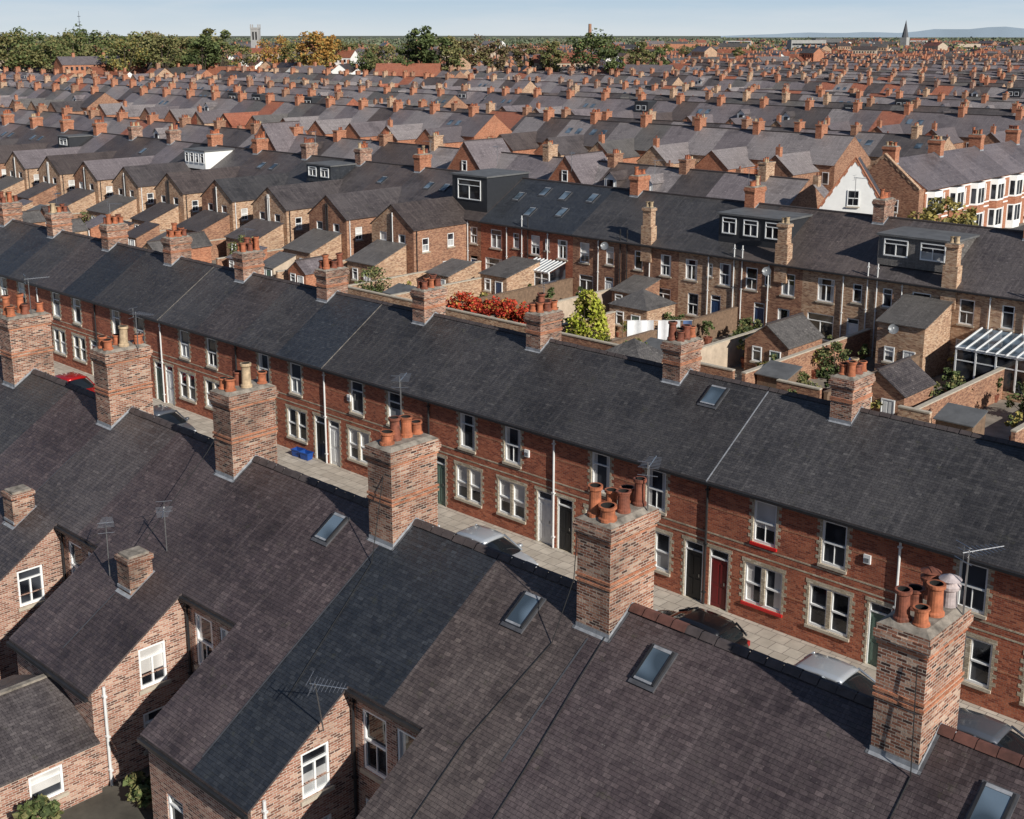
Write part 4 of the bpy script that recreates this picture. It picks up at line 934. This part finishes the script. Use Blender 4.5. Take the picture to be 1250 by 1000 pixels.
for k in range(70):
    x=rp_.uniform(-76,-23); y=rp_.uniform(61,75)
    o=thing('potted_plant',(x,y,0),'leafy plant in a terracotta pot on yard paving','plant','potted plants',rp_.uniform(0,6)); q=rp_.uniform(1,2.0); o.scale=(q,q,q)
    obj('plant_pot',pbm,o); obj('foliage',PP[k%3],o,(0,0,.25))
def tablem():
    b=MB(); b.lathe([(0,.70),(.55,.70),(.55,.74),(0,.74)],16,'timber')
    for a in(.8,2.4,3.9,5.5): b.tube((math.cos(a)*.4,math.sin(a)*.4,0),(math.cos(a)*.35,math.sin(a)*.35,.7),.025,'timber',5)
    return b
for x,y in((-40.2,72.2),(-36.2,73.5),(-62,69),(-29,69.5)): thing('garden_table',(x,y,.01),'round timber garden table in a yard','table','garden tables',0,cached(('garden_table',),tablem))
# ------------------------------------------------------------------ cars
def car(loc,paint,label,rz=0):
    def loft(b,rs,mat,cap=True):
        for a,c in zip(rs,rs[1:]):
            for k in range(len(a)):
                j=(k+1)%len(a); b.face([a[k],a[j],c[j],c[k]],mat)
        if cap: b.face(list(reversed(rs[0])),mat); b.face(rs[-1],mat)
    st=[(-2.02,.40,.80,.66),(-1.97,.28,.90,.80),(-1.6,.22,.97,.85),(-.8,.20,.97,.87),(0,.20,.95,.87),(.8,.20,.93,.87),(1.25,.22,.90,.86),(1.75,.24,.80,.83),(2.0,.28,.68,.76),(2.1,.36,.58,.62)]
    b=MB(); rs=[]
    for x,zl,zb,w in st:
        m=(zl+zb)/2; rs.append([(x,-w*.88,zl),(x,-w,zl+.12),(x,-w,m+.1),(x,-w*.94,zb-.05),(x,-w*.8,zb),(x,0,zb+.035),(x,w*.8,zb),(x,w*.94,zb-.05),(x,w,m+.1),(x,w,zl+.12),(x,w*.88,zl)])
    loft(b,rs,paint)
    g=MB(); rs=[]
    for x,zt,wt in((-1.82,1.0,.72),(-1.66,1.24,.68),(-1.35,1.40,.63),(-.6,1.45,.62),(.05,1.43,.61),(.45,1.30,.63),(.95,1.04,.70),(1.1,.95,.72)):
        zb=.88; wb=.78; rs.append([(x,-wb,zb),(x,-(wb*.35+wt*.65),zb+(zt-zb)*.6),(x,-wt,zt-.03),(x,0,zt),(x,wt,zt-.03),(x,(wb*.35+wt*.65),zb+(zt-zb)*.6),(x,wb,zb)])
    loft(g,rs,'glass_car')
    rp=MB(); rs=[]
    for x,zt,wt in((-1.5,1.37,.62),(-1.33,1.435,.655),(-.6,1.485,.655),(.02,1.465,.645),(.2,1.42,.62)):
        rs.append([(x,-wt,zt-.1),(x,-wt+.03,zt-.02),(x,-wt*.6,zt+.01),(x,wt*.6,zt+.01),(x,wt-.03,zt-.02),(x,wt,zt-.1),(x,0,zt-.1)])
    loft(rp,rs,paint)
    for q in(-1,1):
        for (xa,za,xb,zb_,ya,yb) in((1.05,.95,.15,1.41,.76,.63),(-.35,.95,-.42,1.42,.80,.65),(-1.85,.98,-1.45,1.38,.75,.64)):
            rp.tube((xa,q*ya,za),(xb,q*yb,zb_),.04,paint,6)
        rp.box(.7,.86,q*.93-.09,q*.93+.09,.95,1.07,paint)
    o=thing('parked_car',loc,label,'car','cars parked along the kerb',rz)
    bo=obj('body',b.mesh('car_body',True),o); ro_=obj('roof',rp.mesh('car_roof',True),o); wi=obj('window',g.mesh('car_window',True),o)
    for q in(bo,wi):
        md=q.modifiers.new('sub','SUBSURF'); md.levels=2; md.render_levels=2
    def wh():
        b=MB(); b.lathe([(.2,-.11),(.31,-.11),(.33,-.08),(.33,.08),(.31,.11),(.2,.11)],20,'rubber'); return b
    def rim():
        b=MB(); b.lathe([(0,-.08),(.2,-.1),(.2,.1),(.08,.07),(0,.08)],12,'rim'); return b
    for x in(-1.28,1.3):
        for q in(-1,1):
            w=obj('wheel',cached(('car_tyre',),wh,True),o,(x,q*.78,.33),rot=(math.pi/2,0,0)); obj('rim',cached(('car_rim',),rim),w)
    for q in(-1,1):
        b=MB(); b.box(1.8,2.03,q*.56-.12,q*.56+.12,.58,.68,'lamp_clear'); obj('headlight',b.mesh('headlight'),o)
        b=MB(); b.box(-2.0,-1.88,q*.66-.09,q*.66+.09,.66,.84,'lamp_red'); obj('tail_light',b.mesh('tail_light'),o)
CY=33.5
car((-33.0,CY,.01),'car_silver','silver hatchback parked at the kerb'); car((-23.0,CY,.01),'car_black','black hatchback parked at the kerb',math.pi); car((-17.0,CY,.01),'car_silver','silver grey hatchback parked at the kerb')
car((-68,CY,.01),'car_red','bright red hatchback parked at the kerb'); car((-38.8,CY,.01),'car_black','dark hatchback parked at the kerb'); car((-58,CY,.01),'car_grey','dark grey hatchback parked at the kerb')
car((-12.0,CY,.01),'car_grey','grey hatchback parked at the kerb'); car((-75,CY,.01),'car_white','white hatchback parked at the kerb')
def binm(mat):
    b=MB(); a=[(-.26,-.3),(.26,-.3),(.26,.3),(-.26,.3)]
    for k in range(4):
        p,q=a[k],a[(k+1)%4]; b.face([(p[0]*.8,p[1]*.8,.04),(q[0]*.8,q[1]*.8,.04),(q[0],q[1],.98),(p[0],p[1],.98)],mat)
    b.box(-.29,.29,-.33,.35,.98,1.05,mat); b.tube((-.26,.34,1.0),(.26,.34,1.0),.03,mat); return b
for i,(x,y,m_,z,l_) in enumerate([(-43,61.3,'plastic_grey',0,'grey wheelie bin in a back yard'),(-36.9,71,'blue_plastic',0,'blue wheelie bin in a back yard')]):
    thing('wheelie_bin',(x,y,z),l_,'bin','wheelie bins',R.uniform(0,1),cached(('wheelie_bin',m_),lambda:binm(m_)))
def rbox():
    b=MB(); a=[(-.3,-.2),(.3,-.2),(.3,.2),(-.3,.2)]
    for k in range(4):
        p,q=a[k],a[(k+1)%4]; b.face([(p[0]*.85,p[1]*.85,0),(q[0]*.85,q[1]*.85,0),(q[0],q[1],.38),(p[0],p[1],.38)],'blue_plastic')
    b.face([(-.27,-.18,.2),(.27,-.18,.2),(.27,.18,.2),(-.27,.18,.2)],'blue_plastic'); b.box(-.33,.33,-.23,-.2,.34,.39,'blue_plastic'); b.box(-.33,.33,.2,.23,.34,.39,'blue_plastic'); return b
for x in(-49.9,-49.2): thing('recycling_box',(x,36.4,.125),'blue plastic recycling box beside a front door','box','recycling boxes',R.uniform(-.3,.3),cached(('recycling_box',),rbox))
def dish():
    b=MB(); b.lathe([(0,.0),(.12,.015),(.24,.06),(.33,.12)],16,'plastic_grey'); b.tube((0,-.3,.05),(0,-.02,.4),.012,'metal',5); b.box(-.04,.04,-.05,.03,.36,.46,'white'); b.tube((0,0,0),(0,.05,-.3),.02,'metal',6); return b
for x,y,z in((-34.8,72.0,3.2),(-46.5,75.6,4.9),(-61.5,75.6,5.0)):
    o=thing('satellite_dish',(x,y,z),'grey satellite dish fixed to a brick wall','satellite dish','satellite dishes',0,cached(('satellite_dish',),dish,True)); o.rotation_euler=(math.radians(65),0,math.radians(25))
for x in(-18.1,-34.0,-46.0):
    b=MB(); b.box(-.13,.13,-.07,-.001,-.16,.16,'white'); b.box(-.08,.08,-.085,-.07,-.1,.04,'plastic_grey'); thing('alarm_box',(x,36.8,4.0),'small white alarm box on a red brick wall','alarm box','alarm boxes',0,b.mesh('alarm_box'))
aerial((-33.9,17.3,4.9),2.6,1.7); aerial((-32.6,18.6,5.7),-.6,1.5); aerial((-22.6,16.9,4.4),.5,1.6,tilt=.25); aerial((-25.9,22.6,7.6),2.2,4.2); aerial((-40.3,22.4,10.2),.3,1.4); aerial((-48.4,22.2,10.2),1.3,1.6); aerial((-9.0,22.6,10.2),1.1,1.4); aerial((-16.9,22.6,10.2),2.0,1.2)
for k,x in enumerate([-60.3,-76,-36.8,-83.5]): aerial((x,40.9,9.2),k*.8,1.3)
for k in range(9): aerial((-43-9*k,81.3,9.9),k*.7,1.6)
def cable(pts,label='thin black cable strung across a slate roof'):
    b=MB()
    for a,c in zip(pts,pts[1:]): b.tube(a,c,.012,'rubber',5)
    thing('cable',(0,0,0),label,'cable','roof cables',0,b.mesh('cable'))
zA=lambda y: 7.9+T*(y-22.05)+.06
cable([(-17.0,21.2,zA(21.2)),(-16.9,20,zA(20)+.02),(-16.75,18,zA(18)),(-16.6,15,zA(15))]); cable([(-33.3,22,9.8),(-33.0,20.5,8.4),(-32.8,18,6.2)]); cable([(-25.1,21.2,9.5),(-25,20.6,zA(20.6)),(-24.2,17,zA(17))]); cable([(-9.2,21.1,9.6),(-9.1,21.0,zA(21)),(-9,16,zA(16))]); cable([(-17.9,21.15,9.9),(-17.95,21.1,8.6),(-18.2,20.6,zA(20.6)),(-18.6,18,zA(18)),(-18.5,15.5,zA(15.5))])
for x,y0,y1 in((-25.25,15.0,21.0),(-33.1,15.2,17.0),(-17.4,18,21),(-40.95,16,20)):
    b=MB(); b.face([(x-.025,y0,zA(y0)-.01),(x+.025,y0,zA(y0)-.01),(x+.025,y1,zA(y1)-.01),(x-.025,y1,zA(y1)-.01)],'lead_dark'); thing('roof_flashing',(0,0,0),'thin strip of lead flashing along a roof joint','flashing','roof flashings',0,b.mesh('roof_flashing'))
# ------------------------------------------------------------------ landmarks
X,Y=polar(312,900)
o=thing('church_tower',(X,Y,0),'pale grey stone square church tower with corner pinnacles','church',rz=math.radians(40)); o.scale=(.72,.72,.93)
b=MB(); b.box(-4,4,-4,4,0,28,'stone_grey'); b.box(-4.3,4.3,-4.3,4.3,27,28.2,'stone_grey')
for q in(-1,1):
    for r_ in(-1,1): b.box(q*3.7-.5,q*3.7+.5,r_*3.7-.5,r_*3.7+.5,28.2,30.5,'stone_grey')
for a in(-1,1):
    b.box(a*1.5-.8,a*1.5+.8,-4.05,-4.003,19,25,'soot')
obj('tower',b.mesh('church_tower_body'),o)
b=MB(); b.box(4.1,26,-6,6,0,11,'stone_grey'); b.face([(4.1,-6.5,11),(26,-6.5,11),(26,0,17),(4.1,0,17)],'lead_dark'); b.face([(26,6.5,11),(4.1,6.5,11),(4.1,0,17),(26,0,17)],'lead_dark'); obj('nave',b.mesh('church_nave'),o)
X,Y=polar(1105,1500); b=MB(); b.box(-4,4,-4,4,0,18,'stone_grey'); b.lathe([(4.2,18),(.1,38),(0,38)],8,'lead_dark'); thing('church_spire',(X,Y,0),'dark slender church spire above the trees','church',me=b.mesh('church_spire'))
X,Y=polar(720,1300); b=MB(); b.tube((0,0,0),(0,0,32),(2.2,1.6),'brick_brown',12); thing('factory_chimney',(X,Y,0),'tall round brick factory chimney','chimney',me=b.mesh('factory_chimney'))
X,Y=polar(98,700); b=MB(); b.tube((0,0,0),(0,0,34),(.5,.12),'metal',6)
for z in(20,24,28,31): b.box(-1.6,1.6,-.15,.15,z,z+.3,'metal')
thing('radio_mast',(X,Y,0),'thin metal radio mast with short crossarms','mast',me=b.mesh('radio_mast'))
for px,hF,w_,d_,h_,mt in((985,1250,34,20,16,'stone_grey'),(1010,1400,30,20,17,'flat_roof'),(900,1500,30,20,14,'stone_grey'),(1180,1300,24,20,12,'render_cream'),(835,1150,30,20,13,'brick_orange')):
    X,Y=polar(px,hF); b=MB(); b.box(-w_/2,w_/2,-d_/2,d_/2,0,h_,mt,True,'flat_roof')
    for z in range(3,int(h_)-2,4): b.box(-w_/2+1,w_/2-1,-d_/2-.1,-d_/2-.02,z,z+1.8,'glass')
    thing('office_block',(X,Y,0),'low flat-roofed block with bands of windows','building','low blocks beyond the terraces',math.radians(43),b.mesh('office_block'))
X,Y=polar(498,445)
b=MB(); b.box(-11,11,-5,5,0,7.5,'brick_orange'); b.face([(-11,-5,7.5),(-11,0,11),(-11,5,7.5)],'brick_orange'); b.face([(11,-5,7.5),(11,5,7.5),(11,0,11)],'brick_orange')
r=MB(); r.face([(-11.5,-5.5,7.2),(11.5,-5.5,7.2),(11.5,0,11.5),(-11.5,0,11.5)],'tile_red'); r.face([(11.5,5.5,7.2),(-11.5,5.5,7.2),(-11.5,0,11.5),(11.5,0,11.5)],'tile_red')
o=thing('school_hall',(X,Y,0),'orange brick hall with bright red tiled roof','building',rz=math.radians(40)); obj('wall',b.mesh('hall_wall'),o); obj('roof',r.mesh('hall_roof'),o)
SB=MB(); rs=random.Random(21)
for k in range(1700):
    px=rs.uniform(-40,1300); hF=rs.uniform(470,1500) if px<830 else rs.uniform(640,2400)
    X,Y=polar(px,hF); SB.M=Matrix.Translation((X,Y,0))@Matrix.Rotation(rs.choice([.2,1.7,.6,-.4,2.4])+rs.uniform(-.2,.2),4,'Z')
    w=rs.uniform(5,14);d=rs.uniform(3.5,4.5);e=rs.uniform(4.8,7.5)+(rs.random()<.06)*5; wm=rs.choice(['brick_orange','render_white','brick_tan','brick_brown','render_cream','brick_pink','brick_tan']); sm=rs.choice(['tile_red','slate_brown','slate_mauve_sheen','slate_grey','tile_red','slate_pale_sheen'])
    SB.box(-w,w,-d,d,0,e,wm,False)
    SB.face([(-w-.3,-d-.3,e-.2),(w+.3,-d-.3,e-.2),(w+.3,0,e+2.9),(-w-.3,0,e+2.9)],sm); SB.face([(w+.3,d+.3,e-.2),(-w-.3,d+.3,e-.2),(-w-.3,0,e+2.9),(w+.3,0,e+2.9)],sm)
    for q in(-1,1):
        SB.face([(q*w,-d,e),(q*w,d,e),(q*w,0,e+2.8)],wm); SB.box(q*w*.5-.5,q*w*.5+.5,-.4,.4,e+2.4,e+4.2,'brick_orange',False)
    for j in range(int(w)):
        x=-w+1+2*j
        if x+1<w: SB.box(x,x+1,-d-.06,-d-.01,e-2.2,e-.9,'glass',False)
obj('distant_suburb_houses',SB.mesh('distant_suburb_houses'),None,kind='stuff',label='far suburb of red and pale houses with pitched roofs',category='houses')
WD=MB(); 
for k in range(2200):
    px=rs.uniform(-80,1330); hF=rs.uniform(1000,4200); X,Y=polar(px,hF); h=rs.uniform(7,14); r_=rs.uniform(5,11)*(1+hF/3000)
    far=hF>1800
    mt=rs.choice(['leaf_haze','leaf_haze','leaf_haze_brown','leaf_haze']) if far else rs.choice(['leaf_green','leaf_green','leaf_brown','leaf_olive','leaf_haze'])
    leafball(WD,(X,Y,h*.55),r_,22,1.4+hF/1800,[mt,mt,'leaf_haze'],rs,.45*h/r_)
obj('woodland',WD.mesh('woodland'),None,kind='stuff',label='far-off belts of mixed woodland and hedgerow trees',category='woodland')
# ------------------------------------------------------------------ ground, streets, hills
def sheet(name,x0,x1,y0,y1,z,mat,n=1,label=None):
    b=MB(); b.face([(x0,y0,z),(x1,y0,z),(x1,y1,z),(x0,y1,z)],mat); obj(name,b.mesh(name),None,kind='structure',label=label or name.replace('_',' '))
sheet('ground',-14000,14000,-14000,14000,-.03,'fields')
sheet('town_ground',-900,250,-60,800,-.01,'yard')
sheet('yard_ground',-90,40,-40,18,-.004,'yard_dark',label='dark mossy back yard ground')
for nm,y0,y1 in(('road',28.0,34.6),('road',89.2,95.2)): sheet(nm,-300,40,y0,y1,.004,'asphalt')
for y0,y1 in((34.6,36.8),(26.05,28.0),(87.02,89.2),(95.2,97.4)):
    b=MB(); b.box(-300,40,y0,y1,-.005,.12,'paving'); b.box(-300,40,(y0-.12) if y0 in(34.6,95.2) else y1,y0 if y0 in(34.6,95.2) else y1+.12,-.005,.125,'stone'); obj('pavement',b.mesh('pavement'),None,kind='structure',label='pavement of stone flags with kerb')
sheet('road',-54.2,-47,118,400,.004,'asphalt')
b=MB(); n=30
def hp(i):
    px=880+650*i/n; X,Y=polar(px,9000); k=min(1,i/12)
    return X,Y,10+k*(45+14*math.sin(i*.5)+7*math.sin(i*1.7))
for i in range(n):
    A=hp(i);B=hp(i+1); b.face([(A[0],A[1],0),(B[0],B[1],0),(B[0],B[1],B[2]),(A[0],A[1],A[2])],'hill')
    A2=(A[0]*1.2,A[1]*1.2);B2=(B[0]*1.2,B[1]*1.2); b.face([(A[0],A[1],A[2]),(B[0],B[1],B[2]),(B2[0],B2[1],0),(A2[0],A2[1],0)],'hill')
obj('hills',b.mesh('hills'),None,kind='structure',label='low hills on the horizon, painted haze blue')
# ------------------------------------------------------------------ light, sky, camera
el=math.radians(29); ph=math.radians(12)
sd=Vector((math.cos(ph)*math.cos(el),-math.sin(ph)*math.cos(el),math.sin(el)))
ld=bpy.data.lights.new('sun','SUN'); ld.energy=5.0; ld.angle=math.radians(.5); ld.color=(1,.96,.89)
lo=bpy.data.objects.new('sun',ld); COL.objects.link(lo); lo.rotation_euler=sd.to_track_quat('Z','Y').to_euler()
w=bpy.data.worlds.new('World'); S.world=w; w.use_nodes=True; t=w.node_tree; bg=t.nodes['Background']
sk=t.nodes.new('ShaderNodeTexSky'); sk.sky_type='NISHITA'; sk.sun_disc=False; sk.sun_elevation=el; sk.sun_rotation=math.atan2(sd.x,sd.y); sk.air_density=1.0; sk.dust_density=.2; sk.ozone_density=2.5
tc=t.nodes.new('ShaderNodeTexCoord'); sp=t.nodes.new('ShaderNodeSeparateXYZ'); L(t,tc.outputs['Generated'],sp.inputs[0])
hz=RAMP(t,sp.outputs[2],[(0,(13,14.4,15.4)),(.025,(9.4,12.2,15)),(.10,(4.2,6.8,10.5)),(.3,(1.3,2.4,5.0))])
fac=RAMP(t,sp.outputs[2],[(0,.92),(.15,.7),(.5,.45)])
base=MIX(t,fac,sk.outputs[0],hz)
mp=t.nodes.new('ShaderNodeMapping'); mp.inputs['Scale'].default_value=(3,3,26); L(t,tc.outputs['Generated'],mp.inputs[0])
clf=MA(t,'MULTIPLY',RAMP(t,NOISE(t,mp.outputs[0],1.4,6,.6),[(.45,0.),(.75,.5)]),RAMP(t,sp.outputs[2],[(.08,1.),(.3,.25)]))
L(t,MIX(t,clf,base,(14,14.6,15.2)),bg.inputs[0]); bg.inputs[1].default_value=.052
cd=bpy.data.cameras.new('camera'); cam=bpy.data.objects.new('camera',cd); COL.objects.link(cam); S.camera=cam
cd.sensor_width=36; cd.lens=1500/1250*36; cd.shift_y=-100/1250; cd.clip_end=30000; cd.clip_start=.5
cam.location=(0,0,CAMH); cam.rotation_euler=(math.pi/2-p0,0,math.radians(43.5))
S.view_settings.view_transform='Standard'; S.view_settings.look='None'; S.view_settings.exposure=0
print('near',NEAR,'slots',len(slots),'objects',len(bpy.data.objects))
